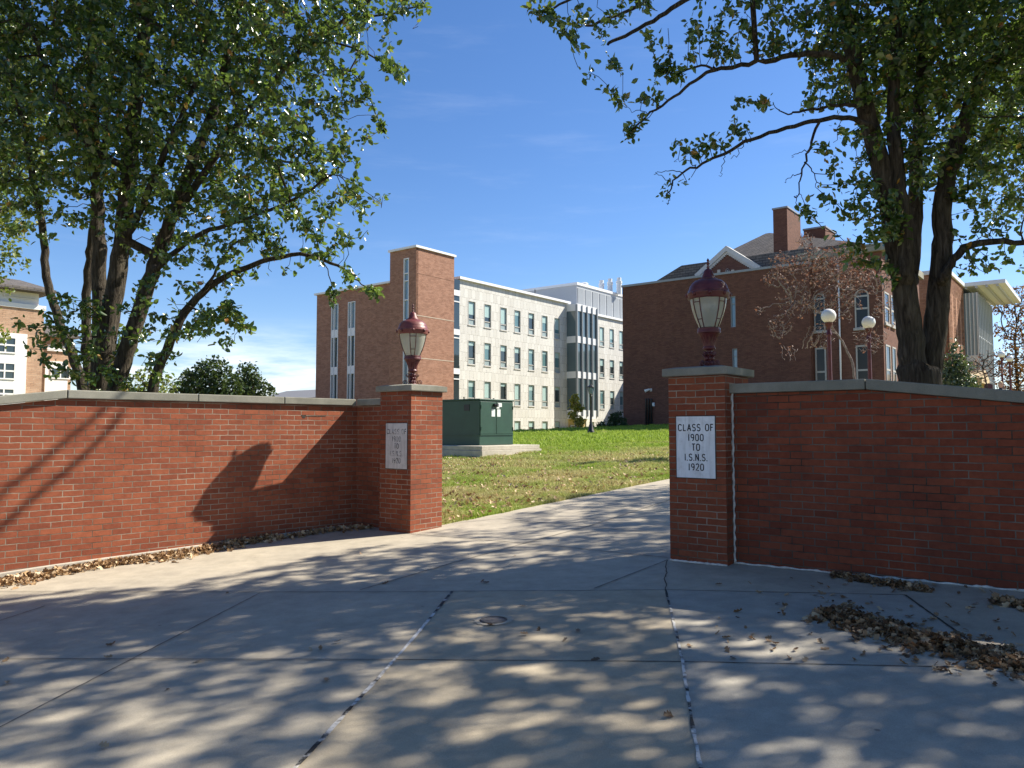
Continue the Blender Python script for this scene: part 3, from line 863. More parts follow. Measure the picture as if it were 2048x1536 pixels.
# ------------------------------------------------------------------ buildings
def holed_wall(m, fc, t0, t1, z0, z1, holes, rev=0.22, n=0.0, back=True):
    ts = sorted(set([t0, t1] + [h[0] for h in holes] + [h[1] for h in holes]))
    zs = sorted(set([z0, z1] + [h[2] for h in holes] + [h[3] for h in holes]))
    for i in range(len(ts) - 1):
        for j in range(len(zs) - 1):
            tc_, zc = (ts[i] + ts[i + 1]) / 2, (zs[j] + zs[j + 1]) / 2
            if any(h[0] < tc_ < h[1] and h[2] < zc < h[3] for h in holes): continue
            m.face([fc.pt(ts[i], n, zs[j]), fc.pt(ts[i + 1], n, zs[j]), fc.pt(ts[i + 1], n, zs[j + 1]), fc.pt(ts[i], n, zs[j + 1])])
    for (a, b, c, d) in holes:
        for (p, q) in (((a, c), (a, d)), ((a, d), (b, d)), ((b, d), (b, c)), ((b, c), (a, c))):
            m.face([fc.pt(p[0], n, p[1]), fc.pt(q[0], n, q[1]), fc.pt(q[0], n - rev, q[1]), fc.pt(p[0], n - rev, p[1])])
    for (p, q) in (((t0, z0), (t0, z1)), ((t0, z1), (t1, z1)), ((t1, z1), (t1, z0))):
        m.face([fc.pt(p[0], n, p[1]), fc.pt(q[0], n, q[1]), fc.pt(q[0], n - .3, q[1]), fc.pt(p[0], n - .3, p[1])])
def frame_box(m, fc, a, b, c, d, w, n0, n1):
    m.fbox(fc, a, a + w, n0, n1, c, d); m.fbox(fc, b - w, b, n0, n1, c, d)
    m.fbox(fc, a + w, b - w, n0, n1, c, c + w); m.fbox(fc, a + w, b - w, n0, n1, d - w, d)

# ---- the laboratory building: limestone front, brick wing and tower
fs = Fac(1027, 89.0, g1)                # limestone front
if fs.n.dot(g2) < 0: fs.n = -fs.n
GB = -0.6
lab = thing("academic_building", fs.pt(0, -8, 0), "pale limestone building with brick stair tower and glass entrance bay", "building")
tL, tR = fs.t(918), fs.t(1330)
tM = fs.t(1136)
zc1 = fs.z(925, 560); 
zc2 = zc1 - 0.75
cols1 = [943, 975, 1007, 1035, 1063, 1090, 1115]; cols2 = [1184, 1205, 1225, 1244]
rows = [(fs.z(943, 650.5), fs.z(943, 602)), (fs.z(943, 729), fs.z(943, 681)), (fs.z(943, 808), fs.z(943, 760)), (GB + .9, fs.z(1033, 841))]
ww = 1.22
wins = []
for ci, px in enumerate(cols1 + cols2):
    tcn = fs.t(px)
    for ri, (z0, z1) in enumerate(rows):
        if ri == 3 and px in (943, 975, 1007): pass
        wins.append((tcn - ww / 2, tcn + ww / 2, z0, z1, ci, ri))
bay_a, bay_b = fs.t(1134), fs.t(1175)
m = MB()
h1 = [w[:4] for w in wins if w[4] < 7]; h2 = [w[:4] for w in wins if w[4] >= 7]
holed_wall(m, fs, tL, bay_a + .3, GB - 3, zc1, h1)
holed_wall(m, fs, bay_b - .3, tR, GB - 3, zc2, h2)
door_h = 4.4
m.fbox(fs, tL + .05, tR - .05, -22, -.31, GB - 3, zc2 - .3)
m.fbox(fs, bay_a + .35, bay_b - .35, -.31, -.05, GB + door_h, zc2 - .4)
m.build("limestone_wall", MAT['stone'], lab)
m = MB()
m.fbox(fs, tL - .25, bay_a + .55, -22, .3, zc1 + .003, zc1 + .28); m.fbox(fs, bay_b - .5, tR, -22, .25, zc2 + .003, zc2 + .30)
m.build("roof_edge", MAT['metal_white'], lab)
rng = random.Random(3)
for (a, b, c, d, ci, ri) in wins:
    m = MB(); frame_box(m, fs, a, b, c, d, .06, -.20, .03)
    split = c + (d - c) * .25 if ri < 3 else c
    if ri < 3: m.fbox(fs, a + .09, b - .09, -.20, -.03, split - .04, split + .04)
    m.fbox(fs, a - .04, b + .04, -.05, .08, c - .08, c - .003)
    w = m.build("window", MAT['frame_light'], lab)
    m = MB(); m.fbox(fs, a + .05, b - .05, -.24, -.14, c + .03, d - .03); m.build("pane", rng.choice([MAT['glass_dark'], MAT['glass_dark'], MAT['glass_teal']]), w)
    if ri < 3:
        m = MB(); m.fbox(fs, a + .092, b - .092, -.15, -.10, c + .092, split - .042); m.build("spandrel", MAT['spandrel'], w)
    u = rng.random()
    fl_ = [0.97, 0.75, 0.45, 0.3, 0.97][rng.randrange(5)] if ri in (0, 3) else [0.2, 0.97, 0.5, 0.25, 0.35][rng.randrange(5)]
    top = d - .092
    m = MB(); m.fbox(fs, a + .092, b - .092, -.138, -.12, top - (top - split - .05) * fl_, top); m.build("blind", MAT['blind'], w)
# glass bay
bay_n = 1.5
zb0, zb1 = fs.z(1155, 838), fs.z(1150, 613)
floors = [fs.z(1153, 683), fs.z(1153, 752), fs.z(1153, 822)]
m = MB(); m.fbox(fs, bay_a + .06, bay_b - .06, 0, bay_n - .06, zb0 + .2, zb1 - .2); bay = m.build("glass_bay", MAT['glass_bay'], lab)
m = MB(); m.fbox(fs, bay_a, bay_b, -.04, bay_n, zb0, zb0 + 1.1); m.build("bay_base", MAT['metal_white'], bay)
for zf in floors[:2]:
    m = MB(); m.fbox(fs, bay_a, bay_b, -.04, bay_n + .012, zf - .42, zf + .42); m.build("floor_band", MAT['metal_white'], bay)
m = MB(); m.fbox(fs, bay_a, bay_b, -.04, bay_n + .03, zb1 - .9, zb1); m.build("bay_top", MAT['metal_white'], bay)
nb = 5
for k in range(nb):
    t = bay_a + (bay_b - bay_a) * k / (nb - 1)
    m = MB(); m.fbox(fs, t - .07, t + .07, bay_n - .10, bay_n + .16, zb0 + .3, zb1 - .1); m.build("fin", MAT['metal_mid'], bay)
m = MB()   # entrance recess below the bay
m.fbox(fs, bay_a + .4, bay_b - .4, -.32, -.12, GB - 2, GB + door_h - .1)
ent = m.build("entrance", MAT['tan'], lab)
m = MB(); m.fbox(fs, bay_a + .8, bay_a + 3.2, -.14, -.04, GB - 1.5, GB + 2.6); m.build("door", MAT['glass_dark'], ent)
m = MB(); frame_box(m, fs, bay_a + .8, bay_a + 3.2, GB - 1.5, GB + 2.7, .14, -.06, .04); m.fbox(fs, bay_a + 1.93, bay_a + 2.07, -.06, .04, GB - 1.4, GB + 2.55); m.build("door_frame", MAT['metal_white'], ent)
# mechanical penthouse
fp = Fac(1155, 104.0, g1)
if fp.n.dot(g2) < 0: fp.n = -fp.n
zp1 = fp.z(1155, 570); tp1 = fp.t(1290)
pd = 20
fpl = Fac(1155, 104.0, -g2)             # its face towards the left
lp = abs(fpl.t(1046))
m = MB(); m.fbox(fp, 0, tp1, -lp, 0, zc2 - 1, zp1)
ph_ = m.build("penthouse", MAT['metal_grey'], lab)
m = MB(); m.fbox(fp, -.15, tp1 + .1, -lp - .1, .15, zp1 + .003, zp1 + .35); m.build("penthouse_cap", MAT['metal_white'], ph_)
npn = 10
for k in range(npn):
    a = tp1 * k / npn + .18; b = tp1 * (k + 1) / npn - .18
    m = MB(); m.fbox(fp, a, b, -.05, .06, zc2 + .4, zp1 - .4)
    nl = int((zp1 - zc2 - 1) / .22)
    m.build("louvre_panel", MAT['metal_mid'], ph_)
for px, top, w in ((1203, 562, .62), (1220, 559, .62), (1238, 557, .64)):
    q = P(px, top, 112); m = MB()
    m.lathe([(.62 * w, 0), (.62 * w, q.z - zp1 - .9), (.70 * w, q.z - zp1 - .85), (.70 * w, q.z - zp1 - .5), (.5 * w, q.z - zp1 - .45), (.5 * w, q.z - zp1)], (q.x, q.y, zp1 + .1), 18)
    m.build("exhaust_stack", MAT['metal_white'], ph_, smooth=True, angle=35)
for px, top in ((1168, 567), (1132, 573), (1140, 571)):
    q = P(px, top, 110); m = MB(); m.lathe([(.6, 0), (.6, max(.5, q.z - zp1 - .1)), (.45, max(.6, q.z - zp1))], (q.x, q.y, zp1 + .1), 14)
    m.build("roof_vent", MAT['metal_white'], ph_, smooth=True, angle=35)
for px, top in ((1034, 580), (1070, 579)):
    q = P(px, top, 96); m = MB(); m.tube([(q.x, q.y, zc1), (q.x, q.y, q.z)], .06, 6); m.build("roof_mast", MAT['metal_black'], lab)
# brick tower and wing
E2 = fs.pt(tL, 1.5, 0); te = Fac(0, 0, g1, base=(E2.x, E2.y))
te.n = fs.n.copy()
ta, tz_ = te.t(830), te.t(907)
Cn = te.pt(ta)                          # near corner of the tower
fw = Fac(0, 0, g2, base=(Cn.x, Cn.y))   # faces towards the street
wt = fw.t(777)                          # negative
ztw = te.z(830, 494)
# tower slit window
sa, sb = fw.t(805), fw.t(815.5); s0, s1 = fw.z(810, 790), fw.z(810, 517)
m = MB()
holed_wall(m, fw, wt, 0, GB - 3, ztw, [(sa, sb, s0, s1)])
depth_t = tz_ - ta
m.face([te.pt(ta, 0, GB - 3), te.pt(tz_, 0, GB - 3), te.pt(tz_, 0, ztw), te.pt(ta, 0, ztw)])
# back and sides
m.fbox(fw, wt, -.31, -depth_t, -.31, GB - 3, ztw - .3)
tower = m.build("stair_tower", MAT['brick_lab'], lab, recalc=False)
m = MB(); m.fbox(fw, wt - .16, .16, -depth_t - .16, .16, ztw + .003, ztw + .22); m.build("tower_cap", MAT['metal_white'], tower)
for py in (636, 719, 553):
    m = MB(); m.fbox(te, ta + .05, tz_, -.05, .02, te.z(868, py) - .035, te.z(868, py) + .035); m.build("expansion_joint", MAT['brick_lab'] if py == 553 else MAT['trim_stone'], tower)
m = MB(); frame_box(m, fw, sa, sb, s0, s1, .09, -.2, .03)
for py in (547, 562, 600, 640, 700): m.fbox(fw, sa + .09, sb - .09, -.2, .01, fw.z(810, py) - .05, fw.z(810, py) + .05)
w = m.build("window", MAT['metal_white'], tower)
m = MB(); m.fbox(fw, sa + .05, sb - .05, -.24, -.13, s0, s1); m.build("pane", MAT['glass_sky'], w)
# wing, set back a little
fg = Fac(0, 0, g2, base=(fw.pt(wt, -.5).x, fw.pt(wt, -.5).y))
gl_ = fg.t(630); zg = fg.z(640, 590)
strips = [(fg.t(660), fg.t(674)), (fg.t(693.5), fg.t(708))]
m = MB()
ws0, ws1 = fg.z(667, 850), fg.z(667, 609)
holed_wall(m, fg, gl_, 0, GB - 3, zg, [(a, b, ws0, ws1) for a, b in strips])
m.fbox(fg, gl_, 0, -16, -.31, GB - 3, zg - .2)
wing = m.build("brick_wing", MAT['brick_lab'], lab)
m = MB(); m.fbox(fg, gl_ - .2, .3, -16, .25, zg + .003, zg + .2); m.build("wing_cap", MAT['metal_white'], wing)
for a, b in strips:
    m = MB(); frame_box(m, fg, a, b, ws0, ws1, .07, -.2, .05)
    m.fbox(fg, a + (b - a) * .38, a + (b - a) * .46, -.2, .08, ws0, ws1)
    for py in (668, 742): m.fbox(fg, a + .07, b - .07, -.2, .03, fg.z(667, py) - .42, fg.z(667, py) + .42)
    w = m.build("window", MAT['metal_white'], wing)
    for q0, q1, mt in ((609, 664, 'glass_sky'), (672, 738, 'glass_dark'), (746, 850, 'glass_dark')):
        m = MB(); m.fbox(fg, a + .05, b - .05, -.24, -.13, fg.z(667, q1), fg.z(667, q0)); m.build("pane", MAT[mt], w)
# glazed link strip between the tower and the limestone front
m = MB(); m.fbox(te, tz_ + .02, -.45, -1.9, -1.1, GB - 3, zc1 - .2)
for py in (563, 657, 738): m.fbox(te, tz_ + .02, -.45, -1.9, -1.05, te.z(912, py) - .5, te.z(912, py) + .5)
lk = m.build("glass_link", MAT['glass_dark'], lab)
m = MB()
for py in (580, 660, 740, 598, 672, 756): m.fbox(te, tz_ + .02, -.43, -1.1, -1.02, te.z(912, py) - (.3 if py in (580, 660, 740) else .06), te.z(912, py) + (.3 if py in (580, 660, 740) else .06))
m.build("mullion", MAT['metal_white'], lk)

# ---- the old brick hall with the blank addition in front
fh = Fac(1247, 60.0, g2)
hall = thing("brick_hall", fh.pt(8, -6, 0), "dark red brick hall with pediment, shingle roof and two chimneys", "building")
tE = fh.t(1625); zh = fh.z(1260, 573)
slits = [(fh.t(1465), fh.t(1475), fh.z(1470, 654), fh.z(1470, 592)), (fh.t(1467), fh.t(1477), fh.z(1472, 770), fh.z(1472, 697))]
m = MB()
holed_wall(m, fh, 0, tE, -1, zh, slits, rev=.2)
m.fbox(fh, 0, tE, -14, -.305, -1, zh - .12)
add = m.build("addition_wall", MAT['brick_hall'], hall)
m = MB(); m.fbox(fh, -.06, tE + .06, -14, .07, zh + .003, zh + .16); m.build("parapet_cap", MAT['metal_mid'], add)
for (a, b, c, d) in slits:
    m = MB(); frame_box(m, fh, a, b, c, d, .05, -.2, -.03); m.fbox(fh, a + .05, b - .05, -.2, -.05, d - .55, d - .50)
    w = m.build("window", MAT['metal_mid'], add)
    m = MB(); m.fbox(fh, a + .04, b - .04, -.22, -.14, c, d); m.build("pane", MAT['glass_sky'], w)
# old body to the right, set back
o2 = fh.pt(tE, -.6)
fo = Fac(0, 0, g2, base=(o2.x, o2.y))
tO = fo.t(1772); zo = fo.z(1700, 510)
fo2 = Fac(0, 0, g1, base=(fo.pt(tO).x, fo.pt(tO).y)); fo2.n = g2.copy()
def archwin(fc, a, b, c, d, parent, mat_frame='frame_grey', arch=True):
    m = MB()
    mid, rr = (a + b) / 2, (b - a) / 2
    if arch:
        prof = [(a, c), (b, c)] + [(mid + rr * math.cos(R(q)), d - rr + rr * math.sin(R(q))) for q in range(0, 181, 15)]
        inner = [(mid + (t - mid) * .80, c + (z - c) * .965 + .04) for t, z in prof]
        k = len(prof)
        v = [fc.pt(t, .05, z) for t, z in prof] + [fc.pt(t, .05, z) for t, z in inner] + [fc.pt(t, -.1, z) for t, z in prof] + [fc.pt(t, -.1, z) for t, z in inner]
        f = []
        for i in range(k):
            j = (i + 1) % k
            f += [(i, j, k + j, k + i), (i, 2 * k + i, 2 * k + j, j), (k + i, k + j, 3 * k + j, 3 * k + i)]
        m.add(v, f)
    else: frame_box(m, fc, a, b, c, d, .10, -.1, .05)
    m.fbox(fc, a + .1, b - .1, -.1, .035, (c + d) / 2 - .06, (c + d) / 2 + .06)
    if arch: m.fbox(fc, a + .1, b - .1, -.1, .035, d - rr - .06, d - rr + .05)
    m.fbox(fc, a - .1, b + .1, -.1, .12, c - .16, c - .004)
    w = m.build("window", MAT[mat_frame], parent)
    m = MB(); m.fbox(fc, a + .06, b - .06, -.1, .012, c + .02, d - (rr * .55 if arch else .03)); m.build("pane", MAT['glass_hall'], w)
    return w
m = MB()
m.fbox(fo, -.3, tO, -12, 0, -1, zo)
old = m.build("hall_wall", MAT['brick_hall'], hall)
for pa, pb in ((1634, 1656), (1716, 1745)):
    a, b = fo.t(pa), fo.t(pb)
    archwin(fo, a, b, fo.z(1730, 655), fo.z(1730, 578), old)
    archwin(fo, a, b, fo.z(1730, 790), fo.z(1730, 690), old, arch=False)
for pa, pb in ((1775, 1784), (1788, 1795)):
    a, b = fo2.t(pa), fo2.t(pb)
    archwin(fo2, a, b, fo2.z(1780, 650), fo2.z(1780, 590), old, arch=False)
    archwin(fo2, a, b, fo2.z(1780, 790), fo2.z(1780, 692), old, arch=False)
m = MB(); m.fbox(fo, tO - 5.2, tO + .3, -12.3, .3, zo + .003, zo + .5); m.build("cornice", MAT['coping'], old)
m = MB(); td = fo.t(1685); m.tube([fo.pt(td, .09, -.5), fo.pt(td, .09, zo)], .055, 8); m.build("downspout", MAT['white_paint'], old, smooth=True)
# roofs: built as solids that rise behind the addition
def ppt(px, py, d): return P(px, py, d)
m = MB()
RZ = zh - 0.6
def roof_solid(front, back):
    """front / back polygons (same count) of a roof, closed with a bottom"""
    k = len(front)
    m.add(front + back, [tuple(range(k)), tuple(reversed(range(k, 2 * k)))] + [(i, k + i, k + (i + 1) % k, (i + 1) % k) for i in range(k)])
fr1 = Fac(1310, 66.0, g2)
t = lambda px, py: (fr1.t(px, py), fr1.z(px, py))
A, Bq, Cq = t(1306, 566), t(1363, 531), t(1425, 523)
m.fprism(fr1, [(A[0], RZ), (fr1.t(1640), RZ), (fr1.t(1640), Bq[1]), Bq, A], -9, 0)
m.build("low_roof", MAT['roof'], hall)
m = MB()
fr2 = Fac(1438, 70.0, g2)
t = lambda px, py: (fr2.t(px, py), fr2.z(px, py))
ap = t(1531, 467); le = t(1405, 528)
frb = Fac(1438, 70.0, g2, off=-5.5)
ta_ = frb.t(1531, 467); tb_ = ta_ + .4; za_ = frb.z(1531, 467)
ri = (fr2.t(1690, 520), le[1])
k0, k1 = fr2.pt(le[0], 0, le[1]), fr2.pt(ri[0] + 1, 0, le[1])
k2, k3 = fr2.pt(ri[0] + 1, -14, le[1]), fr2.pt(le[0], -14, le[1])
r0, r1 = frb.pt(ta_, 0, za_), frb.pt(tb_, 0, za_)
lowr = [Vector((q.x, q.y, RZ)) for q in (k0, k1, k2, k3)]
m.add([k0, k1, k2, k3, r0, r1] + lowr, [(0, 1, 5, 4), (1, 2, 5), (2, 3, 4, 5), (3, 0, 4), (0, 6, 7, 1), (1, 7, 8, 2), (2, 8, 9, 3), (3, 9, 6, 0), (9, 8, 7, 6)])
m.build("main_roof", MAT['roof'], hall)
# pediment
fpd = Fac(1455, 61.6, g2)
t = lambda px, py: (fpd.t(px, py), fpd.z(px, py))
pa, pl, prr = t(1455, 503), t(1404, 550), t(1528, 543)
sl = (pa[1] - pl[1]) / (pa[0] - pl[0]); prr = (pa[0] + (pa[1] - pl[1]) / sl, pl[1])
m = MB()
m.fprism(fpd, [pl, prr, pa], -7, 0)
ped = m.build("pediment", MAT['brick_hall'], hall)
for s_, q in ((1, pl), (-1, prr)):
    m = MB()
    dx, dz = pa[0] - q[0], pa[1] - q[1]; L_ = math.hypot(dx, dz); nx_, nz_ = -dz / L_ * s_, dx / L_ * s_
    th = 0.36
    pr = [(q[0] - dx / L_ * .4, q[1] - dz / L_ * .4), (pa[0], pa[1]), (pa[0], pa[1] + th * 1.18), (q[0] - dx / L_ * .4 + nx_ * th, q[1] - dz / L_ * .4 + nz_ * th)]
    m.fprism(fpd, pr, -.6, .30)
    pr2 = [(a, b - .18) for a, b in pr[:2]] + [(a, b - .003) for a, b in (pr[1], pr[0])]
    m.fprism(fpd, pr2, -.4, .16)
    nd = 15
    for k in range(nd):
        f0 = (k + .5) / nd
        cx, cz = q[0] + dx * f0, q[1] + dz * f0 - .25
        m.fbox(fpd, cx - .05, cx + .05, 0, .15, cz + .0, cz + .10)
    m.build("raking_cornice", MAT['frame_light'], ped)
archwin(fpd, fpd.t(1456.5), fpd.t(1464), fpd.z(1460, 548), fpd.z(1460, 537), ped)
for px in (1443, 1471):
    m = MB(); m.fbox(fpd, fpd.t(px - 3), fpd.t(px + 3), -.1, .06, fpd.z(px, 546), fpd.z(px, 539)); m.build("stone_block", MAT['trim_stone'], ped)
# chimneys
for (pxl, pxc, pxr, top, d) in ((1554.5, 1583, 1610, 414, 64.0), (1616, 1660, 1680, 453, 68.0)):
    fcc = Fac(pxc, d, g2); fcs = Fac(pxc, d, g1)
    a = fcc.t(pxl); dp = fcs.t(pxr)
    zt = fcc.z(pxc - 14, top + 2)
    m = MB(); m.fbox(fcc, a, 0, -dp, 0, RZ - .5, zt)
    chn = m.build("chimney", MAT['brick_hall'], hall)
    m = MB(); m.fbox(fcc, a - .07, .07, -dp - .07, .07, zt + .002, zt + .14); m.build("chimney_cap", MAT['metal_mid'], chn)
# rear link wing of the hall (throws the slanting shade on the limestone front)
m = MB()
q0 = fs.pt(30.5, 3.2, 0); fk = Fac(0, 0, g2, base=(q0.x, q0.y))
m.fbox(fk, 0, 16, -14, 0, -2, EYE + 12.0)
m.build("rear_wing", MAT['brick_hall'], hall)
# fittings on the blank wall
for k, px in enumerate((1294, 1299, 1304.5)):
    tq = fh.t(px)
    pp = thing("wall_pipe", fh.pt(tq, .12, fh.z(px, 862)), ["left one of three dark pipes up the blank brick wall", "middle one of three dark pipes up the blank brick wall", "right one of three dark pipes up the blank brick wall"][k], "pipe", "pipes up the brick wall")
    m = MB(); top = fh.z(px, 797)
    m.tube([fh.pt(tq, .12, fh.z(px, 875)), fh.pt(tq, .12, top - .1), fh.pt(tq, .12, top)], .062, 10); m.build("conduit", MAT['metal_black'], pp, smooth=True)
    m = MB()
    for py in (812, 845): m.fbox(fh, tq - .10, tq + .10, .004, .135, fh.z(px, py) - .03, fh.z(px, py) + .03)
    m.build("clamp", MAT['metal_black'], pp)
sc_ = thing("security_camera", fh.pt(fh.t(1303), .0, fh.z(1303, 780)), "small white security camera on the blank brick wall", "camera")
m = MB(); tq = fh.t(1303); zq = fh.z(1303, 780)
m.fbox(fh, tq - .08, tq + .08, .003, .06, zq - .1, zq + .1); m.build("mount", MAT['white_paint'], sc_)
m = MB(); m.tube([fh.pt(tq, .05, zq), fh.pt(tq, .30, zq + .03), fh.pt(tq - .3, .45, zq - .10)], [.05, .07, .12], 10); m.build("housing", MAT['white_paint'], sc_, smooth=True)
wb = thing("wall_box", fh.pt(fh.t(1308), 0, fh.z(1308, 809)), "small white electrical box on the blank brick wall", "box")
m = MB(); tq = fh.t(1308); zq = fh.z(1308, 809)
m.fbox(fh, tq - .09, tq + .09, .003, .10, zq - .14, zq + .14); m.build("case", MAT['white_paint'], wb, bevel=.01)
m = MB(); m.fbox(fh, tq - .07, tq + .07, .10, .115, zq - .11, zq + .11); m.build("cover", MAT['sticker'], wb)

# ---- modern brick building far right
fn = Fac(1905, 66.0, g2); fe = Fac(1905, 66.0, g1); fe.n = g2.copy()
mod = thing("brick_building", fn.pt(-4, -8, 0.5), "modern brick building with projecting flat canopy and glazed stair", "building")
zm = fe.z(1906, 556); te1 = fe.t(1984)
m = MB()
slt = []
for pa, pb in ((1912, 1914.5), (1920, 1922.5), (1928, 1930)):
    slt.append((fe.t(pa), fe.t(pb), .8, zm - 1.6))
holed_wall(m, fe, 0, fe.t(1936), -1, zm, slt, rev=.25)
m.fbox(fn, fn.t(1826), 0, -fe.t(1936) + .02, 0, -1, zm - .002)
e0 = fe.t(1968)
m.fbox(fe, fe.t(1936), te1 + 9, -14, -2.5, -1, zm - 1.5)
m.fbox(fe, e0, te1, -2.5, 0, -1, zm - 1.2)
body = m.build("brick_wall_face", MAT['brick_far'], mod)
for (a, b, c, d) in slt:
    m = MB(); m.fbox(fe, a, b, -.27, -.15, c, d); m.build("slot_window", MAT['glass_dark'], mod)
m = MB(); m.fbox(fn, fn.t(1826) - .1, .15, -fe.t(1936) - .1, .15, zm + .003, zm + .35); m.fbox(fe, e0 - .05, te1 + .15, -2.5, .15, zm - 1.197, zm - .9); m.build("roof_edge", MAT['metal_white'], mod)
a, b = fe.t(1938), e0
m = MB(); m.fbox(fe, a, b, -2.4, 1.0, 2.4, zm - .5); gb = m.build("glazed_stair", MAT['trans_panel'], mod)
nn = 9
m = MB()
for k in range(nn + 1):
    tt = a + (b - a) * k / nn; m.fbox(fe, tt - .06, tt + .06, .95, 1.12, 2.4, zm - .5)
for f0 in (.33, .66): zz = 2.4 + (zm - 2.9) * f0; m.fbox(fe, a, b, 1.0, 1.06, zz - .07, zz + .07)
m.build("mullion", MAT['metal_grey'], gb)
fa = Fac(0, 0, g2, base=(fe.pt(a).x, fe.pt(a).y))
m = MB()
for k in range(4):
    tt = .1 + .3 * k; m.fbox(fa, tt - .04, tt + .04, 0, .08, 2.4, zm - .5)
m.fbox(fa, .02, 1.0, .0, .1, 2.4 + (zm - 2.9) * .45, 2.4 + (zm - 2.9) * .45 + .7)
m.build("stair_frame", MAT['white_paint'], gb)
m = MB(); m.fbox(fe, a - .6, e0 + 3.5, -4, 3.4, zm + .05, zm + .42); can = m.build("canopy", MAT['metal_white'], mod)
m = MB()
for k in range(8):
    nn_ = -3.2 + k * .85; m.fbox(fe, a - .5, e0 + 3.4, nn_ - .1, nn_ + .1, zm - .16, zm + .047)
m.build("soffit_rib", MAT['metal_grey'], can)
q = P(1957, 772, 60); fq = Fac(1957, 60, g1); fq.n = g2.copy()
m = MB()
za, zb_ = fq.z(1957, 790), fq.z(1957, 757)
m.fprism(fq, [(-2.2, zb_ - .1), (0, zb_ + .55), (2.2, zb_ - .1), (2.2, zb_ - .5), (-2.2, zb_ - .5)], -2, .6)
m.fbox(fq, -2.0, -1.4, -2, .4, 0, zb_ - .5); m.fbox(fq, 1.4, 2.0, -2, .4, 0, zb_ - .5)
pc = m.build("entrance_porch", MAT['tan'], mod)
m = MB(); m.fbox(fq, -1.3, 1.3, -1.9, -1.7, 0, zb_ - .6); m.build("door", m_plain("tan_door", (0.22, 0.11, 0.05), 0.6), pc)

# ---- pale brick building on the left
fb = Fac(40, 60.0, g1); fb.n = g2.copy()
cb = thing("campus_building", fb.pt(0, -6, -1), "pale brick building with grey roof and white bay windows behind left tree", "building")
tbL, tbR = fb.t(-260), fb.t(80)
zr0 = fb.z(40, 607)
bay0, bay1 = fb.t(-40), fb.t(43)
m = MB(); m.fbox(fb, tbL, tbR, -14, 0, -3, zr0); m.build("wall", MAT['brick_pale'], cb)
cz0, cz1 = fb.z(40, 607), fb.z(40, 582)
m = MB(); m.fbox(fb, tbL, tbR - .3, -13.5, -.3, cz0 + .003, cz1); m.fbox(fb, tbL, tbR + .1, -14.1, .12, cz0 - .35, cz0 - .001)
cl = m.build("clerestory", MAT['white_paint'], cb)
for k in range(9):
    tt = fb.t(66) - k * 3.0
    m = MB(); frame_box(m, fb, tt - 2.3, tt, cz0 + .45, cz1 - .35, .12, -.33, -.22); m.fbox(fb, tt - 1.21, tt - 1.09, -.33, -.22, cz0 + .5, cz1 - .4); w = m.build("window", MAT['white_paint'], cl)
    m = MB(); m.fbox(fb, tt - 2.2, tt - .1, -.34, -.26, cz0 + .5, cz1 - .4); m.build("pane", MAT['glass_sky'], w)
m = MB()
zr1 = fb.z(40, 557)
m.fprism(Fac(0, 0, g2, base=(fb.pt(tbR + .5).x, fb.pt(tbR + .5).y)), [(-14.8, cz1), (.9, cz1), (.9, cz1 + .25), (-6.5, zr1 + 1.0), (-14.8, cz1 + .25)], 0, 60)
m.v = [v for v in m.v]
rf = m.build("roof", MAT['roof'], cb)
m = MB()
m.fbox(fb, bay0, bay1, -.2, .5, -3, fb.z(30, 668))
by = m.build("bay_front", MAT['white_paint'], cb)
for (y0, y1) in ((675, 708), (726, 760), (777, 800)):
    for k in range(4):
        b1 = bay1 - .75 - k * 1.75; a1 = b1 - 1.5
        nrow = 2 if y1 - y0 > 25 else 1
        m = MB(); frame_box(m, fb, a1, b1, fb.z(20, y1), fb.z(20, y0), .1, .4, .58); m.fbox(fb, a1, b1, .4, .57, (fb.z(20, y0) + fb.z(20, y1)) / 2 - .06, (fb.z(20, y0) + fb.z(20, y1)) / 2 + .06); m.fbox(fb, (a1 + b1) / 2 - .05, (a1 + b1) / 2 + .05, .4, .575, fb.z(20, y1), fb.z(20, y0))
        w = m.build("window", MAT['white_paint'], by)
        m = MB(); m.fbox(fb, a1 + .05, b1 - .05, .3, .52, fb.z(20, y1) + .05, fb.z(20, y0) - .05); m.build("pane", MAT['glass_dark'], w)
# lower wing to its right
fb2 = Fac(80, 66.0, g1); fb2.n = g2.copy()
t2 = fb2.t(138); z2 = fb2.z(100, 674)
m = MB(); m.fbox(fb2, 0, t2, -10, 0, -3, z2); w2 = m.build("wall", MAT['brick_pale'], cb)
m = MB(); m.fprism(Fac(0, 0, g2, base=(fb2.pt(t2 + .4).x, fb2.pt(t2 + .4).y)), [(-10.5, z2), (.7, z2), (.7, z2 + .2), (-4.5, fb2.z(90, 650) + .6), (-10.5, z2 + .2)], 0, t2 + .4); m.build("roof", MAT['roof'], cb)
m = MB(); m.fbox(fb2, .2, t2 - .3, -.1, .12, -3, fb2.z(100, 722)); m.fbox(fb2, .3, t2 - .2, -.1, .15, fb2.z(100, 702), fb2.z(100, 690)); bf = m.build("bay_front", MAT['white_paint'], cb)
for k in range(3):
    a1 = .6 + k * 2.4; m = MB(); frame_box(m, fb2, a1, a1 + 1.6, fb2.z(95, 757), fb2.z(95, 734), .1, .1, .2); m.fbox(fb2, a1 + .75, a1 + .85, .1, .19, fb2.z(95, 757), fb2.z(95, 734)); w = m.build("window", MAT['white_paint'], bf)
    m = MB(); m.fbox(fb2, a1 + .05, a1 + 1.55, .1, .16, fb2.z(95, 757), fb2.z(95, 734)); m.build("pane", MAT['glass_dark'], w)
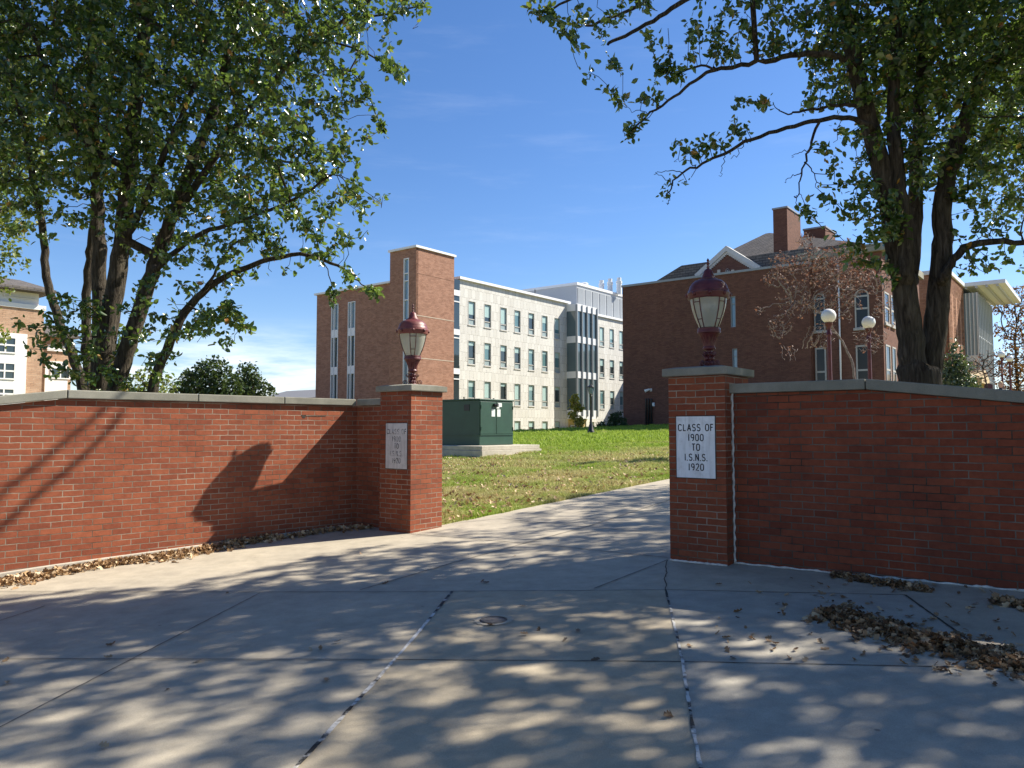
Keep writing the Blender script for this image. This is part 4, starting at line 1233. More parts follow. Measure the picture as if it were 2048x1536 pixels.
# ---- far grey roofed house
fy = Fac(590, 120.0, g2)
hs = thing("roofed_house", fy.pt(0, -5, -1), "distant low house showing only its grey roof over the wall", "house")
m = MB(); m.fbox(fy, fy.t(520), fy.t(700), -12, 0, -3, fy.z(590, 796)); m.build("wall", MAT['brick_far'], hs)
m = MB(); fz2 = Fac(0, 0, g1, base=(fy.pt(fy.t(510)).x, fy.pt(fy.t(510)).y)); fz2.n = -g2
L3 = fy.t(705) - fy.t(510)
m.fprism(fz2, [(-.8, fy.z(590, 797)), (12.8, fy.z(590, 797)), (6, fy.z(590, 775))], 0, -L3); m.build("roof", m_plain("far_grey_roof", (0.20, 0.20, 0.21), 0.8, var=.1), hs)

# ------------------------------------------------------------------ transformer cabinet on its pad
D0 = 27.0
c0 = P(959, 890, D0); fc1 = Fac(959, D0, g1); fc1.n = g2.copy(); fc2 = Fac(959, D0, g2)
zb = fc1.z(959, 891); zt = fc1.z(959, 797)
dpt = fc1.t(1026); wid = 1.95
pad_z0 = zb - .30
pad = thing("concrete_pad", (c0.x, c0.y, pad_z0), "two-stepped pale concrete pad under the green cabinet", "pad")
m = MB(); m.fbox(fc2, -wid - .75, .75, -dpt - .75, .75, pad_z0 - .3, zb - .15); m.build("lower_step", MAT['pad'], pad, bevel=.015)
m = MB(); m.fbox(fc2, -wid - .70, .70, -dpt - .70, .70, zb - .147, zb - .002); m.build("upper_step", MAT['pad'], pad, bevel=.015)
cab = thing("transformer_cabinet", (c0.x, c0.y, zb), "dark green metal transformer cabinet with stickers on its sunlit doors", "cabinet")
m = MB(); m.fbox(fc2, -wid, 0, -dpt, 0, zb + .003, zt - .06); m.build("case", MAT['green'], cab, bevel=.012)
m = MB(); m.fbox(fc2, -wid - .03, .03, -dpt - .03, .03, zt - .057, zt); m.build("lid", MAT['green'], cab, bevel=.015)
zs = zb + (zt - zb) * .245
for a, b in ((.03, dpt * .47), (dpt * .47 + .02, dpt - .03)):
    m = MB(); m.fbox(fc1, a, b, -.02, .022, zs, zt - .10); d_ = m.build("door", MAT['green'], cab, bevel=.006)
m = MB(); m.fbox(fc1, 0.02, dpt - .02, -.02, .03, zs - .05, zs - .012); m.fbox(fc2, -wid + .02, -.02, -.02, .03, zs - .05, zs - .012); m.build("seam_rail", MAT['green'], cab)
m = MB(); hz = zt - .26
m.fbox(fc1, dpt * .47 - .16, dpt * .47 + .06, .02, .09, hz, hz + .10); m.fbox(fc1, dpt * .47 - .10, dpt * .47, .02, .13, hz + .02, hz + .07); m.build("latch", MAT['metal_black'], cab)
for a, z0, w_, h_ in ((dpt * .47 + .10, zt - .27, .22, .14), (dpt * .47 - .26, zt - .62, .19, .26), (dpt * .47 + .05, zt - .62, .19, .26), (dpt * .47 + .02, zt - .33, .16, .05)):
    m = MB(); m.fbox(fc1, a, a + w_, .015, .0265, z0, z0 + h_); m.build("sticker", MAT['sticker'], cab)
for a in (.05, dpt - .05):
    for z0 in (zs + .12, zt - .35):
        m = MB(); m.tube([fc1.pt(a, .03, z0), fc1.pt(a, .03, z0 + .12)], .018, 8); m.build("hinge", MAT['green'], cab, smooth=True, angle=40)
m = MB(); m.fbox(fc2, -.72, -.46, -.01, .012, zt - .42, zt - .20); m.build("name_plate", MAT['metal_black'], cab)
m = MB(); q = fc2.pt(-.9, -.2, zt); m.tube([q, q + Vector((0, 0, .09))], .022, 8); q = fc1.pt(dpt * .6, -.3, zt); m.tube([q, q + Vector((0, 0, .05))], .03, 8); m.build("lifting_lug", MAT['metal_black'], cab)

# ------------------------------------------------------------------ lamp posts
def globe_lamp(px, py, dia_px, label, gdia=0.40, group="globe lamps along the walk"):
    d = gdia * F / dia_px
    c = P(px, py, d); z0 = gz(c.x, c.y)
    root = thing("globe_lamp", (c.x, c.y, z0), label, "street lamp", group)
    m = MB(); H = c.z - z0 - gdia / 2
    m.lathe([(.16, 0), (.16, .10), (.12, .16), (.105, .55), (.12, .60), (.075, .68), (.060, H * .6), (.052, H - .35), (.075, H - .33), (.075, H - .28), (.055, H - .25), (.055, H - .12), (.095, H - .06), (.11, H + .012)], (c.x, c.y, z0), 16)
    m.build("pole", MAT['metal_red'], root, smooth=True, angle=40)
    m = MB(); m.sphere(c, gdia / 2, 24, 16); m.build("globe", MAT['globe'], root, smooth=True)
    return root
globe_lamp(1657, 632, 29, "maroon globe lamp just past the nearer pillar, larger of its pair")
globe_lamp(1737, 645, 26, "maroon globe lamp left of the big trunk, smaller of its pair")
globe_lamp(2003, 709, 13.5, "far globe lamp at right, the taller beside the orange tree")
globe_lamp(2019, 717.5, 13, "far globe lamp at right, the shorter beside the orange tree")
q = P(1182, 862, 45); z0 = gz(q.x, q.y)
bl = thing("lantern_post", (q.x, q.y, z0), "black lantern post on the lawn before the limestone building", "street lamp")
Ht = P(1182, 768, 45).z - z0
m = MB(); m.lathe([(.22, 0), (.22, .12), (.16, .2), (.12, .5), (.07, .6), (.055, Ht - .75), (.09, Ht - .7), (.05, Ht - .62), (.10, Ht - .58)], q * 1 if False else (q.x, q.y, z0), 12); m.build("post", MAT['metal_black'], bl, smooth=True, angle=40)
m = MB()
for k in range(6):
    a = k * math.pi / 3
    m.tube([(q.x + .11 * math.cos(a), q.y + .11 * math.sin(a), z0 + Ht - .57), (q.x + .17 * math.cos(a), q.y + .17 * math.sin(a), z0 + Ht - .2)], .014, 5)
m.lathe([(.21, Ht - .2), (.20, Ht - .17), (.10, Ht - .08), (.03, Ht - .04), (.01, Ht)], (q.x, q.y, z0), 6)
m.build("cage", MAT['metal_black'], bl)
m = MB(); m.lathe([(.10, Ht - .57), (.155, Ht - .21)], (q.x, q.y, z0), 6); m.build("lantern_glass", MAT['glass_sky'], bl)

# ------------------------------------------------------------------ trees
def resample(pts, step):
    out = [pts[0]]
    for a, b in zip(pts[:-1], pts[1:]):
        k = max(1, int(round((b - a).length / step)))
        for i in range(1, k + 1): out.append(a.lerp(b, i / k))
    return out
def smooth_line(pts, it=2):
    for _ in range(it):
        q = [pts[0]]
        for a, b in zip(pts[:-1], pts[1:]): q += [a.lerp(b, .25), a.lerp(b, .75)]
        q.append(pts[-1]); pts = q
    return pts
def blob_points(rng, blobs, dens):
    out = []
    for b in blobs:
        c, r = b[0], b[1]; k = b[2] if len(b) > 2 else 1.0
        n = max(4, int(dens * k * 4.19 * r ** 3)) if r > .5 else max(6, int(dens * k * 4.19 * r ** 3 * 2.2))
        v = rng.normal(size=(n, 3)); v /= np.linalg.norm(v, axis=1)[:, None]
        v *= (rng.random(n) ** (1 / 2.4))[:, None] * r
        out.append(v * np.array([1, 1, .92]) + np.array(c))
    return np.concatenate(out)
class Tree:
    def __init__(s, seed, step=.16):
        s.rng = np.random.default_rng(seed); s.step = step
        s.P, s.par, s.fr, s.bare = [], [], [], []
    def limb(s, pts, r0, r1, bare=False, attach=True, wob=.009):
        pts = resample(smooth_line([Vector(p) for p in pts], 2), s.step)
        n = len(pts); prev = -1
        if attach and s.P:
            A = np.array(s.P); prev = int(np.argmin(((A - np.array(pts[0])) ** 2).sum(1)))
        for i, p in enumerate(pts):
            f = i / max(1, n - 1)
            w = s.rng.normal(size=3) * wob * (0 if i == 0 else 1)
            s.P.append(np.array(p) + w); s.par.append(prev); s.fr.append(r0 + (r1 - r0) * f); s.bare.append(bare)
            prev = len(s.P) - 1
    def grow(s, A, di=3.0, dk=.26, iters=140, grav=.0, jit=.25, lim=60000):
        Pn = np.array(s.P); n0 = len(Pn)
        best = np.full(len(A), 1e9); idx = np.zeros(len(A), int)
        for a in range(0, len(Pn), 400):
            D = np.linalg.norm(A[:, None] - Pn[None, a:a + 400], axis=2)
            j = D.argmin(1); dd = D[np.arange(len(A)), j]; u = dd < best
            best[u] = dd[u]; idx[u] = j[u] + a
        alive = best > dk
        nch = np.zeros(200000, int)
        P_ = list(Pn)
        for it in range(iters):
            act = alive & (best < di)
            if not act.any(): break
            ids = idx[act]; pos = np.array(P_)
            v = A[act] - pos[ids]; v /= np.linalg.norm(v, axis=1)[:, None] + 1e-9
            un, inv = np.unique(ids, return_inverse=True)
            acc = np.zeros((len(un), 3)); np.add.at(acc, inv, v)
            acc /= np.linalg.norm(acc, axis=1)[:, None] + 1e-9
            acc += s.rng.normal(size=acc.shape) * jit; acc[:, 2] -= grav
            acc /= np.linalg.norm(acc, axis=1)[:, None] + 1e-9
            ok = nch[un] < 4
            if not ok.any(): break
            newp = pos[un[ok]] + acc[ok] * s.step
            base = len(P_)
            for q, pr in zip(newp, un[ok]):
                P_.append(q); s.par.append(int(pr)); s.fr.append(0.0); s.bare.append(False); nch[pr] += 1
            ai = np.where(alive)[0]
            D = np.linalg.norm(A[ai][:, None] - newp[None], axis=2)
            j = D.argmin(1); dd = D[np.arange(len(ai)), j]; u = dd < best[ai]
            best[ai[u]] = dd[u]; idx[ai[u]] = j[u] + base
            alive &= best > dk
            if len(P_) > lim: break
        s.P = P_
    def finish(s, tip=.0045, pw=2.35):
        n = len(s.P); s.A = np.array(s.P); par = np.array(s.par)
        acc = np.zeros(n); rad = np.zeros(n)
        order = range(n - 1, -1, -1)
        # children always carry a larger index than their parent
        for i in order:
            r = max(tip, acc[i] ** (1 / pw)) if acc[i] > 0 else tip
            rad[i] = max(min(r, s.fr[i]) if s.fr[i] > 0 else r, s.fr[i])
            if par[i] >= 0: acc[par[i]] += min(r, .06) ** pw
        s.rad = rad
        ch = [[] for _ in range(n)]
        for i in range(n):
            if par[i] >= 0: ch[par[i]].append(i)
        s.chains = []
        main = [max(c, key=lambda k: rad[k]) if c else -1 for c in ch]
        ismain = np.zeros(n, bool)
        for c in main:
            if c >= 0: ismain[c] = True
        for i in range(n):
            if not ismain[i]:
                chn = [i]; k = i
                while main[k] >= 0: k = main[k]; chn.append(k)
                s.chains.append((par[i], chn))
    def wood(s, name, mat, parent, minr=0.0, rough=.035):
        m_v, m_f = [], {3: [], 4: []}
        V = []; Q = []
        base = 0
        for p0, chn in s.chains:
            pts = ([s.A[p0]] if p0 >= 0 else []) + [s.A[k] for k in chn]
            rr = ([min(s.rad[p0], s.rad[chn[0]] * 1.25)] if p0 >= 0 else []) + [s.rad[k] for k in chn]
            if len(pts) < 2: continue
            mx = max(rr)
            if mx < minr: continue
            sides = 14 if mx > .12 else 9 if mx > .05 else 5 if mx > .012 else 3
            pts = np.array(pts); rr = np.array(rr)
            if len(rr) > 3:   # smooth
                rr[1:-1] = (rr[:-2] + rr[1:-1] * 2 + rr[2:]) / 4
            T = np.gradient(pts, axis=0); T /= np.linalg.norm(T, axis=1)[:, None] + 1e-9
            u = np.cross(T[0], [0, 0, 1.0]); 
            if np.linalg.norm(u) < .1: u = np.cross(T[0], [1.0, 0, 0])
            ang = np.linspace(0, 2 * np.pi, sides, endpoint=False)
            ph = s.rng.random(4) * 6.28
            for i in range(len(pts)):
                u = u - T[i] * u.dot(T[i]); u /= np.linalg.norm(u) + 1e-9
                w = np.cross(T[i], u)
                rgh = rough if mx > .12 else rough * .4
                bump = 1 + (rgh * np.sin(ang * 3 + ph[0] + i * .23) + rgh * .6 * np.sin(ang * 5 + ph[1] - i * .31) if mx > .04 else 0)
                V.append(pts[i] + (np.outer(np.cos(ang), u) + np.outer(np.sin(ang), w)) * (rr[i] * bump)[:, None] if mx > .04 else pts[i] + (np.outer(np.cos(ang), u) + np.outer(np.sin(ang), w)) * rr[i])
            for i in range(len(pts) - 1):
                a = base + i * sides + np.arange(sides); b = base + i * sides + (np.arange(sides) + 1) % sides
                Q.append(np.stack([a, b, b + sides, a + sides], 1))
            base += sides * len(pts)
        return np_mesh(name, np.concatenate(V), np.concatenate(Q), mat, parent, smooth=True)
    def leaf_sites(s, thr=.011, per=8, spread=.11, keep=None):
        ok = (s.rad < thr) & ~np.array(s.bare)
        A = s.A[ok]
        n = len(A) * per
        Pp = np.repeat(A, per, axis=0)[:n]
        v = s.rng.normal(size=Pp.shape); v /= np.linalg.norm(v, axis=1)[:, None]
        v *= (s.rng.random(len(Pp)) * spread)[:, None]
        return Pp + v
def clump(Pp, rng, wl=.55, keep=.62):
    """leaves gather in clumps and leave gaps: a smooth random field decides where they grow"""
    f = np.zeros(len(Pp))
    for _ in range(14):
        k = rng.normal(size=3); k /= np.linalg.norm(k); L_ = wl * (.6 + .9 * rng.random())
        f += np.sin(Pp @ k * (2 * np.pi / L_) + rng.random() * 6.283)
    th = np.quantile(f, 1 - keep)
    return Pp[(f + rng.normal(size=len(f)) * .5) > th]
def leaves(name, Pp, size, mat, parent, rng, asp=.62, droop=.35, flat=.5):
    n = len(Pp)
    a = rng.normal(size=(n, 3)); a[:, 2] -= droop; a /= np.linalg.norm(a, axis=1)[:, None]
    nn = rng.normal(size=(n, 3)); nn[:, 2] += flat
    nn -= a * (nn * a).sum(1)[:, None]; nn /= np.linalg.norm(nn, axis=1)[:, None] + 1e-9
    b = np.cross(nn, a)
    L = size * (.5 + .95 * rng.random(n) ** 1.2); W = L * asp * (.85 + .3 * rng.random(n)) * .5
    up = W * (.15 + .45 * rng.random(n)); cur = L * (rng.random(n) - .3) * .22
    c = lambda x: x[:, None]
    base = Pp; tip = Pp + a * c(L) - nn * c(cur)
    l1 = Pp + a * c(L * .30) + b * c(W * .92) + nn * c(up); r1 = Pp + a * c(L * .30) - b * c(W * .92) + nn * c(up)
    l2 = Pp + a * c(L * .66) + b * c(W * .80) + nn * c(up * .8 - cur * .3); r2 = Pp + a * c(L * .66) - b * c(W * .80) + nn * c(up * .8 - cur * .3)
    V = np.stack([base, l1, l2, tip, r2, r1], 1).reshape(-1, 3)
    k = np.arange(n)[:, None] * 6
    Fq = np.concatenate([k + np.array([[0, 1, 2, 3]]), k + np.array([[0, 3, 4, 5]])], 1).reshape(-1, 4)
    return np_mesh(name, V, Fq, mat, parent)
SUNn = np.array(SUN)
def shades(Pp, org, nrm, u, u0, u1, z0, z1):
    """which points throw their shadow on a rectangle of a vertical plane"""
    org = np.array([org[0], org[1], 0.0]); nn = np.array([nrm[0], nrm[1], 0.0]); uu = np.array([u[0], u[1], 0.0])
    k = ((Pp - org) @ nn) / (SUNn @ nn)
    H = Pp - k[:, None] * SUNn
    t = (H - org) @ uu
    return (k > 0) & (t > u0) & (t < u1) & (H[:, 2] > z0) & (H[:, 2] < z1)
def thin_for_light(Pp, rng):
    """gaps of the crown through which the sun reaches the left wall, the far pillar and the cabinet"""
    kill = shades(Pp, fl.o, fl.n, fl.d, -4.6, .2, .2, 2.1) & (rng.random(len(Pp)) < .96)
    kill |= shades(Pp, fl.o, fl.n, fl.d, -9, -4.6, .2, 2.1) & (rng.random(len(Pp)) < .75)
    q = NL
    kill |= shades(Pp, q, r_, b_, -.2, .8, .9, 4.0) & (rng.random(len(Pp)) < .6)
    return Pp[~kill]

# ---- big multi-stemmed pear tree behind the left wall
DL = 12.2
def L3(lst, d=DL): return [P(p[0], p[1], (p[2] if len(p) > 2 else d)) for p in lst]
def base_at(px, d): q = P(px, 858, d); return Vector((q.x, q.y, gz(q.x, q.y) - .1))
tl = Tree(11)
def stem(b, lst, d, r0, r1): tl.limb([b] + L3(lst, d), r0, r1, attach=False)
stem(base_at(215, 12.2), [(204, 760), (210, 703), (220, 630), (232, 562), (243, 490), (255, 380), (268, 220), (290, 60), (325, -140), (350, -320)], 12.2, .19, .05)
stem(base_at(205, 12.6), [(197, 760), (200, 660), (200, 560), (196, 460), (191, 340), (187, 220), (184, 100), (176, -40), (160, -260)], 12.6, .15, .04)
stem(base_at(230, 11.9), [(230, 781), (250, 716), (271, 645), (294, 575), (318, 505), (344, 435), (370, 365), (402, 285), (440, 180), (470, 60), (495, -120)], 11.9, .16, .04)
stem(base_at(285, 12.0), [(302, 781), (337, 687), (374, 612), (406, 584), (470, 542), (530, 520), (612, 503), (690, 540)], 11.8, .11, .018)
stem(base_at(190, 12.8), [(168, 780), (150, 720), (116, 640), (100, 594), (90, 530), (87, 460), (70, 370), (50, 260), (20, 140), (-20, 0)], 12.8, .095, .03)
stem(base_at(200, 13.2), [(176, 740), (172, 640), (175, 560), (186, 450), (206, 330), (222, 150), (228, -60)], 13.2, .10, .03)
for lst, r0, r1 in (([(345, 440), (400, 360), (470, 250), (545, 165), (600, 100), (640, 78), (690, 40), (760, -20)], .065, .02),
                    ([(312, 540), (387, 468), (470, 445), (527, 426), (615, 387), (690, 325)], .045, .012),
                    ([(625, 83), (700, 90), (760, 120), (805, 150)], .022, .008), ([(700, 140), (735, 180), (765, 260)], .012, .005),
                    ([(406, 584), (430, 545), (470, 480), (520, 470)], .03, .01), ([(550, 318), (600, 330), (640, 350), (680, 350)], .02, .008),
                    ([(690, 40), (760, 30), (830, 20), (870, -20)], .022, .008), ([(375, 610), (410, 630), (460, 640), (490, 655)], .02, .008),
                    ([(252, 480), (290, 400), (330, 300), (390, 180), (420, 40)], .06, .02), ([(180, 300), (120, 200), (60, 60), (20, -80)], .05, .02),
                    ([(690, 540), (720, 565), (750, 585)], .014, .006), ([(640, 505), (662, 560), (668, 600)], .010, .005)):
    tl.limb(L3(lst, 11.7), r0, r1)
bl_l = [(P(420, 330, 11.7), 1.2), (P(230, 100, 12.2), 1.5), (P(440, 60, 11.8), 1.5), (P(250, 330, 12), 1.1), (P(60, 230, 12.3), 1.2), (P(600, 210, 11.4), .8)]
for b in ((60, -60, 12, 1.9), (330, -40, 12, 2.2), (560, -60, 11.6, 1.7), (720, 0, 11.3, .8), (800, 25, 11.2, .42), (845, 5, 11.2, .22), (770, 100, 11.2, .3), (790, 140, 11.2, .16),
          (150, 220, 12.2, 1.7), (330, 230, 11.8, 1.8), (500, 180, 11.6, 1.5), (640, 120, 11.3, .75), (580, 310, 11.5, 1.15), (680, 300, 11.3, .5), (700, 390, 11.3, .55), (765, 405, 11.3, .22), (720, 450, 11.3, .22),
          (540, 430, 11.5, .9), (640, 480, 11.5, .5), (690, 540, 11.5, .22), (740, 578, 11.5, .13), (668, 605, 11.5, .12), (560, 520, 11.6, .35), (420, 470, 11.6, .8), (310, 420, 12, 1.0), (100, 400, 12.6, .8),
          (0, 320, 12.8, 1.2), (20, 120, 12.3, 1.6), (440, 635, 11.4, .46), (488, 652, 11.4, .20), (400, 600, 11.6, .50), (350, 660, 11.7, .46), (318, 715, 11.7, .36), (340, 760, 11.7, .2), (290, 600, 11.6, .35), (120, 630, 11.6, .40), (80, 670, 11.5, .34), (60, 690, 11.5, .2), (160, 700, 11.6, .45), (100, 735, 11.5, .24), (180, 760, 11.5, .30), (240, 760, 11.5, .22), (230, 690, 12.4, .4),
          (250, -420, 12.2, 2.6), (560, -320, 11.9, 1.8), (330, 520, 11.8, .45), (470, 560, 11.6, .35), (-120, -100, 12.4, 2.0), (-150, 300, 12.8, 1.3)):
    bl_l.append((P(b[0], b[1], b[2]), b[3] * (1.15 if b[1] > 585 else 1), 2.2 if b[1] > 585 else 1.0))
att = blob_points(tl.rng, bl_l, 34.0)
tl.grow(att, di=3.2, dk=.19, iters=150, grav=.05)
tl.finish()
bq = base_at(225, 12.2)
t_left = thing("pear_tree", bq, "large dark-green tree with many stems behind the sunlit wall", "tree")
tl.wood("trunk", MAT['bark'], t_left)
Pp = clump(tl.leaf_sites(.013, 14, .13), tl.rng, .6, .64)
leaves("crown", thin_for_light(Pp, tl.rng), .094, MAT['leaf'], t_left, tl.rng)
print("left tree nodes", len(tl.P), "leaves", len(Pp))

# ---- pear tree behind the right wall
DR = 9.4
tr = Tree(23, .13)
b0 = base_at(1842, DR)
tr.limb([b0 + Vector((0, 0, -.1)), b0 + Vector((0, 0, .5))] + L3([(1841, 800), (1838, 735)], DR), .285, .232, attach=False)
tr.limb(L3([(1834, 840), (1828, 740), (1817, 650), (1806, 570), (1792, 480), (1768, 360), (1740, 250), (1712, 150), (1690, 40), (1670, -120), (1660, -300)], DR), .172, .045)
tr.limb(L3([(1808, 560), (1812, 470), (1800, 400), (1788, 290), (1785, 150), (1800, 0), (1810, -200)], DR - .1), .105, .035)
tr.limb(L3([(1820, 560), (1830, 440), (1836, 300), (1840, 150), (1850, -50), (1870, -300)], DR + .25), .098, .035)
tr.limb(L3([(1850, 840), (1856, 740), (1870, 650), (1880, 560), (1884, 480), (1884, 400), (1903, 324), (1932, 231), (1957, 162), (2003, 120), (2070, 60), (2130, -80)], DR + .1), .158, .045)
tr.limb(L3([(1700, 120), (1669, 111), (1609, 106), (1540, 120), (1470, 132), (1424, 138), (1387, 163), (1341, 199), (1294, 228), (1258, 268)], DR - .3), .044, .008)
tr.limb(L3([(1430, 138), (1400, 128), (1360, 150), (1320, 140)], DR - .3), .018, .007)
tr.limb(L3([(1742, 252), (1693, 231), (1632, 241), (1563, 259), (1494, 283), (1447, 310), (1396, 330), (1359, 348), (1333, 390)], DR - .4), .036, .007)
tr.limb(L3([(1640, 240), (1624, 285), (1609, 324), (1602, 361), (1595, 403)], DR - .4), .020, .004, bare=True, wob=.015)
tr.limb(L3([(1609, 324), (1628, 345), (1634, 375)], DR - .4), .010, .004, bare=True)
tr.limb(L3([(1604, 345), (1580, 350), (1570, 365)], DR - .4), .008, .003, bare=True)
tr.limb(L3([(1616, 300), (1595, 305), (1583, 315)], DR - .4), .007, .003, bare=True)
tr.limb(L3([(1735, 215), (1679, 208), (1630, 218), (1577, 229)], DR - .2), .028, .010, bare=True)
tr.limb(L3([(1888, 555), (1902, 523), (1933, 491), (1980, 482), (2060, 487)], DR - .1), .060, .03)
tr.limb(L3([(1690, 0, 9.5), (1600, -80, 10.4), (1500, -72, 11.1), (1368, 0, 11.35), (1327, 28, 11.4), (1270, 62, 11.4), (1215, 88, 11.3)]), .070, .022)
tr.limb(L3([(1680, -120, 9.5), (1580, -150, 10.4), (1480, -118, 11.3), (1380, -52, 11.5), (1310, -8, 11.5), (1240, 30, 11.5), (1170, 52, 11.4)]), .060, .018)
tr.limb(L3([(1500, -70), (1350, -90), (1200, -40), (1120, 10), (1085, 25)], DR - .7), .035, .008)
for lst in ([(1300, 226), (1275, 222), (1250, 215)], [(1320, 212), (1285, 245), (1262, 250)], [(1270, 255), (1252, 272), (1245, 262)], [(1365, 345), (1335, 340), (1305, 348)], [(1345, 372), (1330, 355), (1312, 345)], [(1390, 332), (1372, 318), (1352, 322)], [(1450, 308), (1445, 335), (1440, 352)], [(1336, 385), (1342, 400), (1333, 408)], [(1590, 395), (1600, 385), (1604, 395)], [(1560, 222), (1548, 210), (1535, 205)], [(1490, 285), (1480, 305), (1462, 315)]):
    tr.limb(L3(lst, DR - .35), .007, .003, bare=True, wob=.012)
bl_r = [(P(1880, 100, 9.4), 1.1), (P(1740, 90, 9.3), .9), (P(1850, 0, 9.0), 1.0), (P(2020, 150, 9.3), .9), (P(1830, 300, 9.3), .6)]
for b in ((1800, 40, 9.4, 1.25), (1960, 40, 9.4, 1.25), (1650, -30, 9.3, .8), (1640, 60, 9.2, .45), (1560, 20, 9.1, .5), (1470, 40, 9.0, .42), (1400, 90, 9.0, .28), (1385, 40, 8.9, .3), (1300, 70, 8.8, .30), (1260, 20, 8.8, .3), (1190, 45, 8.7, .28), (1120, 20, 8.7, .25), (1065, 10, 8.7, .14), (1215, 110, 8.8, .16), (1160, 90, 8.8, .2), (1165, 145, 8.8, .13), (1240, 150, 8.8, .10),
          (1320, 160, 9.1, .16), (1480, 100, 9.0, .22), (1550, 90, 9.0, .25), (1345, 195, 9.1, .10), (1290, 180, 9.0, .1), (1330, 130, 9., .14),
          (1490, 190, 9.0, .16), (1525, 215, 9.0, .22), (1545, 250, 9.0, .14), (1475, 250, 9.0, .12), (1420, 265, 9.0, .15), (1390, 300, 9.0, .16), (1360, 280, 9., .10), (1385, 360, 9.0, .12), (1440, 290, 9., .1), (1350, 310, 9., .07),
          (1800, 190, 9.4, .8), (1900, 190, 9.4, .85), (1960, 310, 9.4, .62), (1690, 160, 9.2, .36), (1640, 170, 9.1, .16), (1690, 310, 9.2, .28), (1710, 350, 9.2, .28), (1730, 300, 9.2, .3), (1718, 400, 9.1, .32), (1706, 450, 9.1, .36), (1750, 450, 9.2, .36), (1700, 498, 9.1, .20), (1690, 420, 9.1, .2), (1740, 400, 9.2, .3), (1720, 480, 9.15, .3), (1730, 520, 9.2, .16), (1770, 540, 9.2, .15),
          (1960, 420, 9.3, .40), (2020, 300, 9.3, .5), (1930, 480, 9.3, .18), (2030, 430, 9.3, .35), (2030, 530, 9.2, .17), (1975, 545, 9.2, .14), (1900, 380, 9.5, .35), (1850, 300, 9.5, .45), (1760, 280, 9.5, .3),
          (1850, -260, 9.6, 1.7), (2150, -50, 9.2, 1.4), (2150, 300, 9.2, .8), (1600, -260, 9.2, 1.1)):
    bl_r.append((P(b[0], b[1], b[2]), b[3]))
for c, r in (((7.6, 8.2, 7.2), 1.3), ((8.6, 7.4, 8.4), 1.5), ((6.2, 8.4, 8.6), 1.4), ((9.6, 8.2, 7.4), 1.3), ((5.6, 11.2, 6.8), .9), ((6.8, 11.8, 7.6), 1.0), ((8.2, 11.0, 7.0), 1.0), ((7.4, 9.8, 7.6), 1.2)): bl_r.append((Vector(c), r, .6))
att = blob_points(tr.rng, bl_r, 60.0)
tr.grow(att, di=2.6, dk=.155, iters=160, grav=.05)
tr.finish(tip=.0040)
t_right = thing("pear_tree", b0, "thick forked tree behind the shaded wall, long limbs reaching over the gate", "tree")
tr.wood("trunk", MAT['bark'], t_right)
Pp = clump(tr.leaf_sites(.012, 16, .12), tr.rng, .5, .66)
leaves("crown", thin_for_light(Pp, tr.rng), .080, MAT['leaf'], t_right, tr.rng)
print("right tree nodes", len(tr.P), "leaves", len(Pp))

# ---- street tree beside the camera, right of the picture (its crown dapples the pavement)
ts = Tree(31, .24)
sb = on(12.8, 4.6, -.1)
ts.limb([sb, sb + Vector((0, 0, 2.2)), sb + Vector((-.2, .1, 4.2)), sb + Vector((-.3, .2, 7)), sb + Vector((-.4, .3, 10))], .26, .06, attach=False)
for k in range(9):
    a = k * 2.4; h = 3.0 + k * .6
    p0 = sb + Vector((-.2, .1, h)); d = Vector((math.cos(a), math.sin(a), .5))
    ts.limb([p0, p0 + d * 1.5, p0 + d * 2.6 + Vector((0, 0, .6)), p0 + d * 3.4 + Vector((0, 0, 1.4))], .08, .02)
blobs = [((11.6, 4.2, 7.2), 2.1), ((9.4, 4.6, 6.8), 1.5), ((9.0, 6.0, 7.4), 1.2), ((11, 7, 8), 1.5), ((13.5, 3, 8.5), 2.0), ((11.5, 2.0, 7), 1.7), ((9.0, 2.6, 6.6), 1.3), ((12.5, 5, 10), 1.8), ((14.5, 5.5, 7), 1.6), ((10, 5.4, 9), 1.2), ((11.6, 7.6, 6.6), 1.4), ((12.6, 7.2, 9), 1.5), ((9.9, 6.6, 6.2), .9), ((8.7, 7.2, 6.8), .9), ((11, 9, 7.4), 1.1), ((9.2, 6.2, 7.8), 1.2), ((10.6, 8.0, 5.6), 1.0), ((12, 6.4, 5.8), 1.1)]
att = blob_points(ts.rng, [(Vector(c), r) for c, r in blobs], 17.0)
ts.grow(att, di=4, dk=.27, iters=110)
ts.finish()
t_st = thing("pear_tree", sb, "street tree beyond the right edge that dapples the pavement", "tree")
ts.wood("trunk", MAT['bark'], t_st)
Pp = ts.leaf_sites(.013, 17, .22)
leaves("crown", thin_for_light(Pp, ts.rng), .10, MAT['leaf'], t_st, ts.rng)
print("street tree nodes", len(ts.P), "leaves", len(Pp))

def thin_for_lawn(Pp, rng):
    k = Pp[:, 2] - (0.038 * Pp[:, 0] + 0.0255 * Pp[:, 1])
    H = Pp - (k / SUNn[2])[:, None] * SUNn
    s_ = (H[:, 0] - dl.x) * r_.x + (H[:, 1] - dl.y) * r_.y
    kill = (s_ < .1) & (rng.random(len(Pp)) < .93)
    return Pp[~kill]
